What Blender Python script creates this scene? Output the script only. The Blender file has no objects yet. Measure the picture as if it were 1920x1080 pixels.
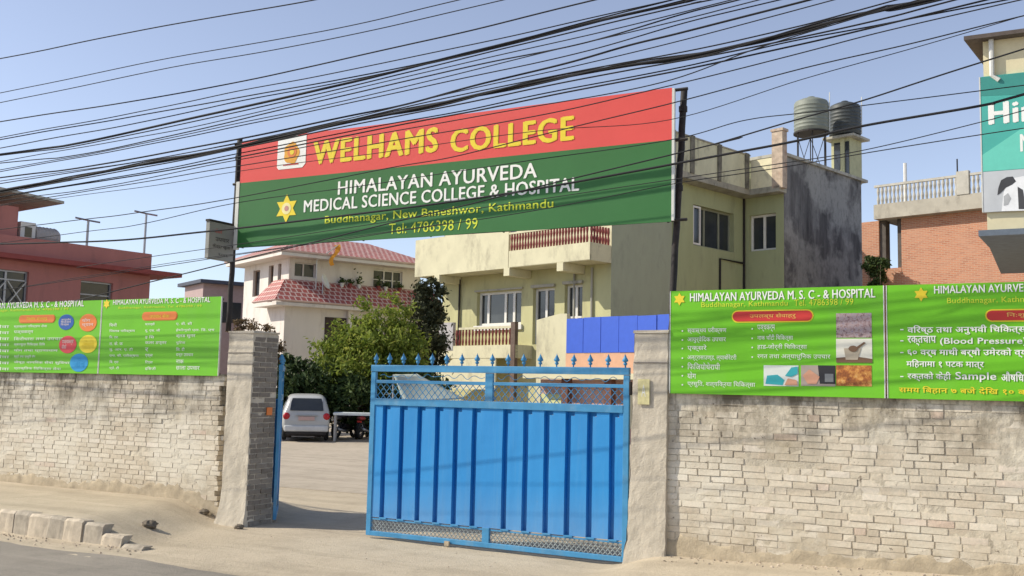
import bpy, bmesh, math, random
from mathutils import Vector, Matrix, noise
rad = math.radians
random.seed(11)
SC = bpy.context.scene
COL = SC.collection

# ------------------------------------------------------------------ camera
FPX, EYE = 1900.0, 1.68
ROLL = rad(1.26)
PITCH = rad(5.6495)
_F = Vector((0, math.cos(PITCH), math.sin(PITCH)))
_R0 = Vector((1, 0, 0)); _U0 = _R0.cross(_F)
_R = _R0 * math.cos(ROLL) + _U0 * math.sin(ROLL)
_U = _U0 * math.cos(ROLL) - _R0 * math.sin(ROLL)
CAM = Vector((0, 0, EYE))
cd = bpy.data.cameras.new("camera"); cam = bpy.data.objects.new("camera", cd); COL.objects.link(cam)
cd.sensor_width = 36.0; cd.lens = FPX / 1920 * 36.0; cd.clip_start = 0.05; cd.clip_end = 5000
M = Matrix((_R, _U, -_F)).transposed().to_4x4(); M.translation = CAM
cam.matrix_world = M
SC.camera = cam

# ------------------------------------------------------------------ light
SUN_EL, SUN_AZ = 38.0, -2.0            # azimuth of the direction the light travels in, from +X
L = Vector((math.cos(rad(SUN_EL)) * math.cos(rad(SUN_AZ)), math.cos(rad(SUN_EL)) * math.sin(rad(SUN_AZ)), -math.sin(rad(SUN_EL))))
w = bpy.data.worlds.new("World"); SC.world = w; w.use_nodes = True
nt = w.node_tree
sky = nt.nodes.new("ShaderNodeTexSky"); sky.sky_type = 'NISHITA'; sky.sun_disc = False
sky.sun_elevation = rad(SUN_EL); sky.sun_rotation = rad(270 + SUN_AZ)
sky.air_density = 1.0; sky.dust_density = 1.6; sky.ozone_density = 3.0; sky.altitude = 1300
bg = nt.nodes["Background"]; bg.inputs[1].default_value = 0.15
hz = nt.nodes.new("ShaderNodeHueSaturation"); hz.inputs["Saturation"].default_value = .70; hz.inputs["Hue"].default_value = .506   # dusty valley air
nt.links.new(sky.outputs[0], hz.inputs["Color"]); nt.links.new(hz.outputs[0], bg.inputs[0])
sd = bpy.data.lights.new("sun", 'SUN'); sd.energy = 4.25; sd.angle = rad(0.42); sd.color = (1.0, 0.93, 0.78)
so = bpy.data.objects.new("sun", sd); COL.objects.link(so)
so.rotation_euler = L.to_track_quat('-Z', 'Y').to_euler(); so.location = (-20, 0, 30)
SC.view_settings.view_transform = 'Standard'; SC.view_settings.look = 'None'
SC.view_settings.exposure = 0.30; SC.view_settings.gamma = 1.0

# ------------------------------------------------------------------ frames (u along a wall, v into it, z up)
def ray(x, y):
    return _R * ((x - 960) / FPX) + _U * ((540 - y) / FPX) + _F
class Fr:
    def __init__(s, A, ang):
        s.A = Vector((A[0], A[1], 0)); a = rad(ang)
        s.ang = ang
        s.d = Vector((math.cos(a), math.sin(a), 0)); s.n = Vector((-math.sin(a), math.cos(a), 0))
    def __call__(s, u, v, z): return s.A + s.d * u + s.n * v + Vector((0, 0, z))
    def side(s, u):                       # the face at u looking along +u: its own u runs along v, its v runs inward
        f = Fr(s.A + s.d * u, s.ang + 90); return f
    def at_v(s, x, y, v):
        r = ray(x, y); t = ((s.A + s.n * v - CAM).dot(s.n)) / r.dot(s.n); q = CAM + r * t - s.A
        return q.dot(s.d), q.z
    def at_u(s, x, y, u):
        r = ray(x, y); t = ((s.A + s.d * u - CAM).dot(s.d)) / r.dot(s.d); q = CAM + r * t - s.A
        return q.dot(s.n), q.z
ID = Fr((0, 0), 0)
def ground_at(x, y, z=-0.12):
    r = ray(x, y); t = (z - EYE) / r.z; return CAM + r * t
def at_y(x, y, Y):
    r = ray(x, y); return CAM + r * (Y / r.y)
S = Fr((1.3255, 10.6699), -28.2276)      # street wall
YB = Fr((3.92667, 40.0), -45.4225)       # yellow building
WH = Fr((-11.0754, 50.0), 36.880)        # white house
PK = Fr((-13.6383, 38.0), 52.890)        # pink house
RB = Fr((13.2478, 28.0), -28.2276)       # right building
G0 = -0.12                               # level of the yard and driveway

# ------------------------------------------------------------------ mesh builder
class MB:
    def __init__(s): s.v = []; s.f = []
    def add(s, pts, faces):
        b = len(s.v); s.v += [tuple(p) for p in pts]; s.f += [tuple(b + i for i in f) for f in faces]
    def poly(s, pts): s.add(pts, [tuple(range(len(pts)))])
    def hexa(s, p): s.add(p, [(0, 3, 2, 1), (4, 5, 6, 7), (0, 1, 5, 4), (1, 2, 6, 5), (2, 3, 7, 6), (3, 0, 4, 7)])
    def box(s, fr, u0, u1, v0, v1, z0, z1, j=0.0):
        c = [(u0, v0, z0), (u1, v0, z0), (u1, v1, z0), (u0, v1, z0), (u0, v0, z1), (u1, v0, z1), (u1, v1, z1), (u0, v1, z1)]
        if j: c = [tuple(q + random.uniform(-j, j) for q in p) for p in c]
        s.hexa([fr(*p) for p in c])
    def prism(s, fr, poly, v0, v1):
        n = len(poly)
        a = [fr(u, v0, z) for u, z in poly] + [fr(u, v1, z) for u, z in poly]
        s.add(a, [tuple(range(n - 1, -1, -1)), tuple(range(n, 2 * n))] + [(i, (i + 1) % n, n + (i + 1) % n, n + i) for i in range(n)])
    def slab(s, fr, poly, z0, z1):
        n = len(poly)
        a = [fr(u, v, z0) for u, v in poly] + [fr(u, v, z1) for u, v in poly]
        s.add(a, [tuple(range(n - 1, -1, -1)), tuple(range(n, 2 * n))] + [(i, (i + 1) % n, n + (i + 1) % n, n + i) for i in range(n)])
    def tube(s, pts, r, n=6):
        pts = [Vector(p) for p in pts]; rr = r if isinstance(r, (list, tuple)) else [r] * len(pts)
        b = len(s.v); up = None
        for i, p in enumerate(pts):
            t = (pts[min(i + 1, len(pts) - 1)] - pts[max(i - 1, 0)]).normalized()
            if up is None: up = Vector((0, 0, 1)) if abs(t.z) < .9 else Vector((1, 0, 0))
            a = t.cross(up).normalized(); c = a.cross(t).normalized(); up = c
            for k in range(n):
                an = 2 * math.pi * k / n
                s.v.append(tuple(p + a * (math.cos(an) * rr[i]) + c * (math.sin(an) * rr[i])))
        for i in range(len(pts) - 1):
            for k in range(n):
                s.f.append((b + i * n + k, b + i * n + (k + 1) % n, b + (i + 1) * n + (k + 1) % n, b + (i + 1) * n + k))
        s.f.append(tuple(b + k for k in range(n - 1, -1, -1))); e = b + (len(pts) - 1) * n
        s.f.append(tuple(e + k for k in range(n)))
    def lathe(s, c, prof, n=12, ax=None):
        c = Vector(c); ax = Vector(ax or (0, 0, 1)).normalized()
        a = ax.orthogonal().normalized(); q = ax.cross(a); b = len(s.v)
        for r, z in prof:
            for k in range(n):
                an = 2 * math.pi * k / n
                s.v.append(tuple(c + ax * z + a * (math.cos(an) * r) + q * (math.sin(an) * r)))
        for i in range(len(prof) - 1):
            for k in range(n):
                s.f.append((b + i * n + k, b + i * n + (k + 1) % n, b + (i + 1) * n + (k + 1) % n, b + (i + 1) * n + k))
        s.f.append(tuple(b + k for k in range(n - 1, -1, -1))); e = b + (len(prof) - 1) * n
        s.f.append(tuple(e + k for k in range(n)))
    def torus(s, c, ax, R_, r_, n=20, m=8):
        c = Vector(c); ax = Vector(ax).normalized(); a = ax.orthogonal().normalized(); q = ax.cross(a); b = len(s.v)
        for i in range(n):
            A = 2 * math.pi * i / n; o = a * math.cos(A) + q * math.sin(A)
            for k in range(m):
                B = 2 * math.pi * k / m
                s.v.append(tuple(c + o * (R_ + r_ * math.cos(B)) + ax * (r_ * math.sin(B))))
        for i in range(n):
            for k in range(m):
                s.f.append((b + i * m + k, b + ((i + 1) % n) * m + k, b + ((i + 1) % n) * m + (k + 1) % m, b + i * m + (k + 1) % m))
    def ball(s, c, r, n=10, m=6, j=0.0, sq=(1, 1, 1)):
        c = Vector(c); b = len(s.v)
        for i in range(m + 1):
            th = math.pi * i / m
            for k in range(n):
                ph = 2 * math.pi * k / n
                d = Vector((math.sin(th) * math.cos(ph) * sq[0], math.sin(th) * math.sin(ph) * sq[1], math.cos(th) * sq[2]))
                q = 1 + (j * noise.noise(d * 2.3 + c * 7) if j else 0)
                s.v.append(tuple(c + d * r * q))
        for i in range(m):
            for k in range(n):
                s.f.append((b + i * n + k, b + (i + 1) * n + k, b + (i + 1) * n + (k + 1) % n, b + i * n + (k + 1) % n))
    def wall(s, fr, u0, u1, z0, z1, v=0.0, holes=(), t=0.12):
        """front face of a wall with rectangular openings and their reveals"""
        us = sorted({u0, u1, *[h[0] for h in holes], *[h[1] for h in holes]})
        zs = sorted({z0, z1, *[h[2] for h in holes], *[h[3] for h in holes]})
        for i in range(len(us) - 1):
            for k in range(len(zs) - 1):
                cu, cz = (us[i] + us[i + 1]) / 2, (zs[k] + zs[k + 1]) / 2
                if any(h[0] < cu < h[1] and h[2] < cz < h[3] for h in holes): continue
                s.poly([fr(us[i], v, zs[k]), fr(us[i + 1], v, zs[k]), fr(us[i + 1], v, zs[k + 1]), fr(us[i], v, zs[k + 1])])
        for h in holes:
            a, b, c, d = h
            for (p, q) in (((a, c), (b, c)), ((b, c), (b, d)), ((b, d), (a, d)), ((a, d), (a, c))):
                s.poly([fr(p[0], v, p[1]), fr(q[0], v, q[1]), fr(q[0], v + t, q[1]), fr(p[0], v + t, p[1])])

def build(name, mb, mat, parent=None, smooth=False, recalc=True, local=False, bevel=0.0):
    me = bpy.data.meshes.new(name)
    off = Vector((0, 0, 0))
    if parent is not None and not local:
        p = parent
        while p is not None: off += p.location; p = p.parent
    me.from_pydata([(x - off.x, y - off.y, z - off.z) for x, y, z in mb.v], [], mb.f)
    if recalc:
        bm = bmesh.new(); bm.from_mesh(me); bmesh.ops.recalc_face_normals(bm, faces=bm.faces)
        bm.to_mesh(me); bm.free()
    me.materials.append(mat)
    if smooth:
        for p in me.polygons: p.use_smooth = True
    o = bpy.data.objects.new(name, me); COL.objects.link(o)
    if parent is not None: o.parent = parent
    if bevel:
        m = o.modifiers.new("bevel", 'BEVEL'); m.width = bevel; m.segments = 2; m.limit_method = 'ANGLE'
    return o
def tag(o, label=None, cat=None, group=None, kind=None):
    if label: o["label"] = label
    if cat: o["category"] = cat
    if group: o["group"] = group
    if kind: o["kind"] = kind
    return o
def thing(name, label, cat, loc=(0, 0, 0), rz=0.0, group=None):
    o = bpy.data.objects.new(name, None); COL.objects.link(o); o.empty_display_size = 0.2
    o.location = Vector(loc); o.rotation_euler = (0, 0, rz)
    return tag(o, label, cat, group)
def copy_tree(o, parent=None):
    c = o.copy(); COL.objects.link(c)
    if parent is not None: c.parent = parent
    for ch in list(o.children): copy_tree(ch, c)
    return c

# ------------------------------------------------------------------ materials
def lin(c): return tuple(((x / 255) / 12.92 if x / 255 <= .04045 else ((x / 255 + .055) / 1.055) ** 2.4) for x in c)
MATS = {}
def nodes(name):
    m = bpy.data.materials.new(name); m.use_nodes = True; MATS[name] = m
    return m, m.node_tree, m.node_tree.nodes["Principled BSDF"]
def ramp(t, fac, stops):
    r = t.nodes.new("ShaderNodeValToRGB"); r.color_ramp.elements[0].position = stops[0][0]; r.color_ramp.elements[0].color = (*stops[0][1], 1)
    r.color_ramp.elements[1].position = stops[-1][0]; r.color_ramp.elements[1].color = (*stops[-1][1], 1)
    for p, c in stops[1:-1]:
        e = r.color_ramp.elements.new(p); e.color = (*c, 1)
    t.links.new(fac, r.inputs[0]); return r.outputs[0]
def ntex(t, scale, detail=6, rough=.6, vec=None, stretch=None):
    n = t.nodes.new("ShaderNodeTexNoise"); n.inputs["Scale"].default_value = scale; n.inputs["Detail"].default_value = detail
    n.inputs["Roughness"].default_value = rough
    if vec is None: vec = t.nodes.new("ShaderNodeTexCoord").outputs["Object"]
    if stretch:
        mp = t.nodes.new("ShaderNodeMapping"); mp.inputs["Scale"].default_value = stretch; t.links.new(vec, mp.inputs[0]); vec = mp.outputs[0]
    t.links.new(vec, n.inputs["Vector"]); return n.outputs["Fac"]
def mixc(t, fac, a, b, mode='MIX'):
    m = t.nodes.new("ShaderNodeMix"); m.data_type = 'RGBA'; m.blend_type = mode
    for sock, val in ((m.inputs[0], fac), (m.inputs[6], a), (m.inputs[7], b)):
        if isinstance(val, (int, float)): sock.default_value = val
        elif isinstance(val, tuple): sock.default_value = (*val[:3], 1)
        else: t.links.new(val, sock)
    return m.outputs[2]
def bump(t, bs, h, strength, dist=0.02):
    b = t.nodes.new("ShaderNodeBump"); b.inputs["Strength"].default_value = strength; b.inputs["Distance"].default_value = dist
    t.links.new(h, b.inputs["Height"]); t.links.new(b.outputs[0], bs.inputs["Normal"])
def plain(name, c, rough=.6, metal=0.0, var=.12, scale=4.0, dirt=None, dirt_amt=.35, bmp=.0, stretch=None, spec=.4, fine=None):
    """surface colour with broad wear, optional dirt stains and a fine bump"""
    m, t, b = nodes(name)
    a = tuple(x * (1 - var) for x in c); e = tuple(min(1, x * (1 + var)) for x in c)
    f = ntex(t, scale, 8, .65, stretch=stretch); col = ramp(t, f, [(.3, a), (.7, e)])
    if dirt:
        g = ntex(t, scale * .6 + .7, 9, .7, stretch=stretch or (1, 1, .5))
        k = ramp(t, g, [(.52, (0, 0, 0)), (.74, (dirt_amt,) * 3)])
        col = mixc(t, k, col, dirt)
    t.links.new(col, b.inputs["Base Color"])
    b.inputs["Roughness"].default_value = rough; b.inputs["Metallic"].default_value = metal
    b.inputs["Specular IOR Level"].default_value = spec
    if bmp: bump(t, b, ntex(t, fine or scale * 12, 6, .7), bmp, .01)
    return m
def island(name, stops, rough=.8, sub=.25, scale=40, bmp=.3, dirt=None, trans=0.0):
    """each brick / leaf its own tone"""
    m, t, b = nodes(name)
    g = t.nodes.new("ShaderNodeNewGeometry"); col = ramp(t, g.outputs["Random Per Island"], stops)
    n = ntex(t, scale, 6, .7); col = mixc(t, sub, col, ramp(t, n, [(.3, tuple(x * .5 for x in stops[0][1])), (.7, tuple(min(1, x * 1.3) for x in stops[-1][1]))]))
    if dirt:
        d = ntex(t, dirt[1], 8, .7); k = ramp(t, d, [(dirt[2], (0, 0, 0)), (dirt[2] + .2, (dirt[3],) * 3)]); col = mixc(t, k, col, dirt[0])
    t.links.new(col, b.inputs["Base Color"]); b.inputs["Roughness"].default_value = rough
    b.inputs["Specular IOR Level"].default_value = .25
    if bmp: bump(t, b, n, bmp, .006)
    if trans:
        tr = t.nodes.new("ShaderNodeBsdfTranslucent"); t.links.new(col, tr.inputs[0])
        ms = t.nodes.new("ShaderNodeMixShader"); ms.inputs[0].default_value = trans
        t.links.new(b.outputs[0], ms.inputs[1]); t.links.new(tr.outputs[0], ms.inputs[2])
        t.links.new(ms.outputs[0], t.nodes["Material Output"].inputs[0])
    return m

def wall_stain(m, amt=.85):
    """soot and algae runs hanging from the wall top, rain-splash grime at the foot, old limewash patches"""
    t = m.node_tree; b = t.nodes["Principled BSDF"]; base = b.inputs["Base Color"].links[0].from_socket
    g = t.nodes.new("ShaderNodeNewGeometry").outputs["Position"]
    z_ = t.nodes.new("ShaderNodeSeparateXYZ"); t.links.new(g, z_.inputs[0])
    def band(z0, z1, sc, stretch, lo, hi):
        dz = t.nodes.new("ShaderNodeMapRange"); dz.inputs[1].default_value = z0; dz.inputs[2].default_value = z1; t.links.new(z_.outputs[2], dz.inputs[0])
        mu = t.nodes.new("ShaderNodeMath"); mu.operation = 'MULTIPLY'; t.links.new(dz.outputs[0], mu.inputs[0])
        t.links.new(ramp(t, ntex(t, sc, 9, .72, g, stretch), [(lo, (0, 0, 0)), (hi, (1, 1, 1))]), mu.inputs[1]); return mu.outputs[0]
    wash = ramp(t, ntex(t, .9, 8, .65, g), [(.46, (0, 0, 0)), (.6, (.55,) * 3)]); col = mixc(t, wash, base, (.70, .655, .55))
    wash2 = ramp(t, ntex(t, 1.3, 8, .7, g, (1, 1, .8)), [(.56, (0, 0, 0)), (.7, (.6,) * 3)]); col = mixc(t, wash2, col, (.47, .395, .27))
    k = band(.9, 1.62, 3.4, (1, 1, .5), .42, .60); col = mixc(t, k, col, (.17, .14, .10))
    k = band(.55, .05, 3.0, (1, 1, 1), .40, .62); col = mixc(t, k, col, (.40, .325, .22))
    sp = ramp(t, ntex(t, 11, 5, .7, g), [(.63, (0, 0, 0)), (.69, (amt,) * 3)]); col = mixc(t, sp, col, (.13, .10, .075))
    t.links.new(col, b.inputs["Base Color"]); return m
BRICK = wall_stain(island("limewashed_brick", [(0, (.50, .44, .335)), (.12, (.58, .52, .40)), (.45, (.65, .595, .47)), (.8, (.70, .645, .52)), (.94, (.76, .71, .60)), (1, (.60, .46, .36))], .92, .32, 34, .6))
MORTAR = wall_stain(plain("old_mortar", (.57, .505, .395), .95, var=.25, scale=9, bmp=.8, dirt=(.22, .185, .14), dirt_amt=.75, fine=60))
PLINTH = plain("rough_cement_plinth", (.42, .345, .24), .95, var=.25, scale=7, bmp=.9, dirt=(.22, .18, .13), dirt_amt=.6, fine=55)
PILLAR = plain("pillar_cement", (.53, .47, .375), .92, var=.22, scale=4.5, bmp=.7, dirt=(.22, .185, .14), dirt_amt=.75, stretch=(1, 1, .35), fine=50)
PILLAR_SIDE = plain("pillar_brick_side", (.24, .21, .18), .95, var=.22, scale=5, bmp=.7, dirt=(.2, .17, .14), dirt_amt=.5, fine=40)
def gate_paint():
    m, t, b = nodes("blue_gate_paint"); tc = t.nodes.new("ShaderNodeTexCoord").outputs["Object"]
    col = ramp(t, ntex(t, 2.2, 8, .65, tc, (1, 1, .25)), [(.3, (.010, .205, .52)), (.7, (.020, .27, .63))])
    st_ = ntex(t, 16, 6, .7, tc, (1, 1, .05)); col = mixc(t, ramp(t, st_, [(.5, (0, 0, 0)), (.72, (.32,) * 3)]), col, (.09, .30, .55))     # runs of faded paint
    z_ = t.nodes.new("ShaderNodeSeparateXYZ"); t.links.new(tc, z_.inputs[0])
    dz = t.nodes.new("ShaderNodeMapRange"); dz.inputs[1].default_value = .15; dz.inputs[2].default_value = .75; dz.inputs[3].default_value = .42; dz.inputs[4].default_value = 0; t.links.new(z_.outputs[2], dz.inputs[0])
    du = t.nodes.new("ShaderNodeMath"); du.operation = 'MULTIPLY'; t.links.new(dz.outputs[0], du.inputs[0]); t.links.new(ntex(t, 5, 8, .7, tc, (1, 1, .4)), du.inputs[1])
    col = mixc(t, du.outputs[0], col, (.36, .38, .38))                                                     # road dust thrown up at the foot
    ru = ramp(t, ntex(t, 26, 8, .75, tc), [(.66, (0, 0, 0)), (.72, (.8,) * 3)]); col = mixc(t, ru, col, (.09, .055, .04))   # rust specks
    t.links.new(col, b.inputs["Base Color"]); b.inputs["Roughness"].default_value = .6; bump(t, b, ntex(t, 4, 4, .6, tc, (1, 1, .3)), .25, .02); return m
BLUE = gate_paint()
BLUE_TRIM = plain("faded_blue_trim", (.055, .25, .46), .5, var=.15, scale=6, dirt=(.25, .36, .42), dirt_amt=.45)
RED_VINYL = plain("red_vinyl", (.70, .085, .075), .5, var=.05, scale=1.2, spec=.3, bmp=.35, fine=1.6)
GREEN_VINYL = plain("dark_green_vinyl", (.035, .15, .04), .5, var=.07, scale=1.2, spec=.3, bmp=.35, fine=1.6)
LIME_VINYL = plain("lime_green_vinyl", (.155, .50, .018), .5, var=.07, scale=1.5, dirt=(.18, .40, .08), dirt_amt=.3, spec=.3, bmp=.35, fine=1.6)
WHITE_INK = plain("white_ink", (.82, .82, .78), .55, var=.03)
YELLOW_INK = plain("yellow_ink", (.80, .62, .03), .55, var=.05)
LIME_INK = plain("lime_yellow_ink", (.62, .70, .04), .55, var=.05)
ORANGE_INK = plain("orange_ink", (.72, .20, .04), .55, var=.06)
REDPILL = plain("red_ink", (.55, .035, .03), .55, var=.06)
PINKRED = plain("pink_red_ink", (.62, .06, .07), .55, var=.06)
DKBLUE = plain("dark_blue_ink", (.02, .10, .38), .55, var=.06)
SKYBLUE = plain("sky_blue_ink", (.02, .28, .58), .55, var=.06)
BLACK = plain("black_rusty_pipe", (.022, .018, .017), .7, var=.4, scale=14, dirt=(.09, .05, .04), dirt_amt=.5)
CABLE = plain("cable_sheath", (.018, .018, .021), .85, var=.2)
PALE = plain("pale_frame", (.62, .62, .58), .6)
DUST = None
WHITE = plain("white_paint", (.72, .70, .66), .6, var=.06, dirt=(.45, .42, .38), dirt_amt=.4)
GLASS = plain("dark_window_glass", (.035, .04, .045), .12, var=.3, scale=.8, spec=.6)
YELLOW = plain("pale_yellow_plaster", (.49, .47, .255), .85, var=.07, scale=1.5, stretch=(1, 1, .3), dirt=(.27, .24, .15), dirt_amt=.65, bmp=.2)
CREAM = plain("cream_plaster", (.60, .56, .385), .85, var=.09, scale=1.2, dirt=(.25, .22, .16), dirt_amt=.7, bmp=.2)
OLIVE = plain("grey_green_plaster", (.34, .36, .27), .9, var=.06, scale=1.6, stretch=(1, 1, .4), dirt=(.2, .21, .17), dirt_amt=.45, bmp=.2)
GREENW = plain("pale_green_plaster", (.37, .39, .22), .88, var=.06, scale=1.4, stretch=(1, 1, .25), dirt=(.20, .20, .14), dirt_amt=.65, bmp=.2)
STAIN_CEM = plain("stained_cement", (.42, .40, .34), .92, var=.2, scale=1.6, dirt=(.08, .075, .065), dirt_amt=.85, stretch=(1, 1, .3), bmp=.4)
RUST_RED = plain("dark_red_paint", (.22, .045, .04), .6, var=.2)
REDTILE = None
LEAF = island("bright_leaves", [(0, (.08, .135, .02)), (.4, (.18, .25, .035)), (.8, (.29, .35, .055)), (1, (.42, .43, .10))], .6, .15, 3, 0, None, .45)
LEAF_D = island("dark_leaves", [(0, (.016, .036, .012)), (.5, (.04, .07, .02)), (.85, (.075, .11, .032)), (1, (.11, .15, .045))], .6, .15, 3, 0, None, .2)
LEAF_C = island("cypress_leaves", [(0, (.026, .032, .015)), (.5, (.052, .060, .027)), (1, (.10, .105, .05))], .7, .15, 3, 0, None, .1)
LEAF_B = island("dry_leaves", [(0, (.10, .07, .035)), (.5, (.18, .13, .07)), (1, (.27, .20, .12))], .8, .2, 3, 0, None, .2)
BARK = plain("bark", (.14, .10, .07), .95, var=.3, scale=12, bmp=.6)
TYRE = plain("tyre_rubber", (.02, .02, .02), .85)
STEEL = plain("grey_steel", (.35, .35, .36), .4, .7)

def ground_mat(name, c, dark, scale, pebble, ang=-28.2, tracks=.35):
    m, t, b = nodes(name); tc = t.nodes.new("ShaderNodeTexCoord").outputs["Object"]
    mp = t.nodes.new("ShaderNodeMapping"); mp.inputs["Rotation"].default_value = (0, 0, rad(-ang)); t.links.new(tc, mp.inputs[0]); al = mp.outputs[0]
    f = ntex(t, .35, 9, .6, tc); col = ramp(t, f, [(.3, dark), (.68, c)])
    g = ntex(t, 2.6, 9, .72, tc); col = mixc(t, ramp(t, g, [(.48, (0, 0, 0)), (.72, (.6,) * 3)]), col, tuple(x * .72 for x in dark))
    tr = ntex(t, 1.6, 7, .65, al, (.12, 1.6, 1)); col = mixc(t, ramp(t, tr, [(.5, (0, 0, 0)), (.62, (tracks,) * 3), (.75, (0, 0, 0))]), col, tuple(x * .62 for x in dark))   # wheel tracks along the street
    tl = ntex(t, 2.3, 6, .6, al, (.16, 1.2, 1)); col = mixc(t, ramp(t, tl, [(.56, (0, 0, 0)), (.7, (.45,) * 3)]), col, tuple(min(1, x * 1.16) for x in c))
    v = t.nodes.new("ShaderNodeTexVoronoi"); v.inputs["Scale"].default_value = scale; t.links.new(tc, v.inputs["Vector"])
    col = mixc(t, pebble, col, mixc(t, v.outputs["Color"], tuple(x * .5 for x in dark), tuple(min(1, x * 1.3) for x in c)))
    sp = ramp(t, ntex(t, 38, 3, .6, tc), [(.68, (0, 0, 0)), (.73, (.55,) * 3)]); col = mixc(t, sp, col, tuple(x * .45 for x in dark))
    t.links.new(col, b.inputs["Base Color"]); b.inputs["Roughness"].default_value = .95; b.inputs["Specular IOR Level"].default_value = .2
    bump(t, b, ntex(t, 30, 9, .78, tc), .7, .02); return m
DUST = ground_mat("dusty_earth", (.54, .46, .345), (.445, .37, .27), 60, .12)
YARD = ground_mat("pale_yard_paving", (.49, .42, .335), (.42, .36, .285), 8, .10)
ASPH = ground_mat("dusty_asphalt", (.31, .275, .23), (.23, .21, .18), 130, .2)
def tile_mat():
    m, t, b = nodes("red_roof_tile"); tc = t.nodes.new("ShaderNodeTexCoord").outputs["UV"]
    br = t.nodes.new("ShaderNodeTexBrick"); br.inputs["Scale"].default_value = 1.0
    br.inputs["Color1"].default_value = (.36, .085, .075, 1); br.inputs["Color2"].default_value = (.25, .05, .046, 1); br.inputs["Mortar"].default_value = (.58, .44, .40, 1)
    br.inputs["Mortar Size"].default_value = .035; br.inputs["Brick Width"].default_value = .30; br.inputs["Row Height"].default_value = .36; br.offset = .5
    t.links.new(tc, br.inputs["Vector"]); n = ntex(t, 3, 6)
    t.links.new(mixc(t, ramp(t, n, [(.4, (0, 0, 0)), (.75, (.4,) * 3)]), br.outputs[0], (.30, .12, .10)), b.inputs["Base Color"]); b.inputs["Roughness"].default_value = .8
    return m
REDTILE = tile_mat()
def redbrick_mat():
    m, t, b = nodes("red_brickwork"); tc = t.nodes.new("ShaderNodeTexCoord").outputs["UV"]
    br = t.nodes.new("ShaderNodeTexBrick"); br.inputs["Scale"].default_value = 1.0
    br.inputs["Color1"].default_value = (.52, .215, .12, 1); br.inputs["Color2"].default_value = (.38, .14, .08, 1); br.inputs["Mortar"].default_value = (.46, .33, .24, 1)
    br.inputs["Mortar Size"].default_value = .012; br.inputs["Brick Width"].default_value = .24; br.inputs["Row Height"].default_value = .075
    t.links.new(tc, br.inputs["Vector"]); n = ntex(t, 1.3, 8, .7)
    t.links.new(mixc(t, ramp(t, n, [(.42, (0, 0, 0)), (.7, (.6,) * 3)]), br.outputs[0], (.50, .28, .19)), b.inputs["Base Color"]); b.inputs["Roughness"].default_value = .9
    return m
REDBRICK = redbrick_mat()
def weathered_mat():
    m, t, b = nodes("weathered_grey_cement"); tc = t.nodes.new("ShaderNodeTexCoord").outputs["Object"]
    a = ntex(t, 1.1, 10, .72, tc, (1, 1, .16)); c = ntex(t, .42, 8, .6, tc); d = ntex(t, 6, 8, .7, tc, (1, 1, .5))
    col = ramp(t, a, [(.36, (.045, .043, .045)), (.5, (.12, .115, .115)), (.62, (.22, .215, .21)), (.75, (.33, .325, .32))])
    col = mixc(t, ramp(t, c, [(.46, (0, 0, 0)), (.55, (.8,) * 3)]), col, (.34, .335, .32))
    col = mixc(t, ramp(t, d, [(.5, (0, 0, 0)), (.72, (.6,) * 3)]), col, (.06, .06, .062))
    t.links.new(col, b.inputs["Base Color"]); b.inputs["Roughness"].default_value = .95; bump(t, b, d, .3, .03); return m
WEATHER = weathered_mat()
def planar_uv(o, fr, k=1.0):
    """metres along the wall and up as UV"""
    me = o.data; uv = me.uv_layers.new(name="UVMap"); off = Vector((0, 0, 0)); p = o.parent
    while p is not None: off += p.location; p = p.parent
    for l in me.loops:
        q = me.vertices[l.vertex_index].co + off - fr.A
        nrm = None
        uv.data[l.index].uv = ((q.dot(fr.d) + q.dot(fr.n)) * k, q.z * k)

# ------------------------------------------------------------------ text
import re
def deva(s):                       # the short i sign is written before its consonants
    return re.sub("((?:[\u0915-\u0939]\u093c?\u094d)*[\u0915-\u0939]\u093c?)\u093f", "\u093f\\1", s)
def text(name, s, fr, u0, u1, z0, z1, v, mat, parent, bold=0.0, shear=0.0):
    s = deva(s)
    cu = bpy.data.curves.new("lettering_source", 'FONT'); cu.body = s; cu.offset = 0.0; cu.space_character = 1 + 2.2 * bold; cu.shear = shear; cu.resolution_u = 3
    o = bpy.data.objects.new("lettering_source", cu); COL.objects.link(o)
    dg = bpy.context.evaluated_depsgraph_get(); me = bpy.data.meshes.new_from_object(o.evaluated_get(dg))
    bpy.data.objects.remove(o); bpy.data.curves.remove(cu)
    if not me.vertices: return None
    xs = [p.co.x for p in me.vertices]; ys = [p.co.y for p in me.vertices]
    x0, x1, y0, y1 = min(xs), max(xs), min(ys), max(ys)
    off = Vector((0, 0, 0)); p = parent
    while p is not None: off += p.location; p = p.parent
    for p in me.vertices:
        p.co = fr(u0 + (p.co.x - x0) / (x1 - x0) * (u1 - u0), v, z0 + (p.co.y - y0) / max(1e-6, y1 - y0) * (z1 - z0)) - off
    me.materials.clear(); me.materials.append(mat); me.name = name
    if bold > .012:                                 # heavier weight: the strokes printed again a little to either side
        bm = bmesh.new(); bm.from_mesh(me); k = (bold + .004) * 1.05 * (z1 - z0)
        for i, sh in enumerate((-k, k, -k * .5, k * .5)):
            g = bmesh.ops.duplicate(bm, geom=[f for f in bm.faces if f.index < len(me.polygons) and f.index >= 0])
            bmesh.ops.translate(bm, vec=fr.d * sh + Vector((0, 0, (k * .45 if i % 2 else -k * .45) if i > 1 else 0)) - fr.n * .0004 * (i + 1), verts=[x for x in g["geom"] if isinstance(x, bmesh.types.BMVert)])
        bm.to_mesh(me); bm.free()
    r = bpy.data.objects.new(name, me); COL.objects.link(r); r.parent = parent
    return r
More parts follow.
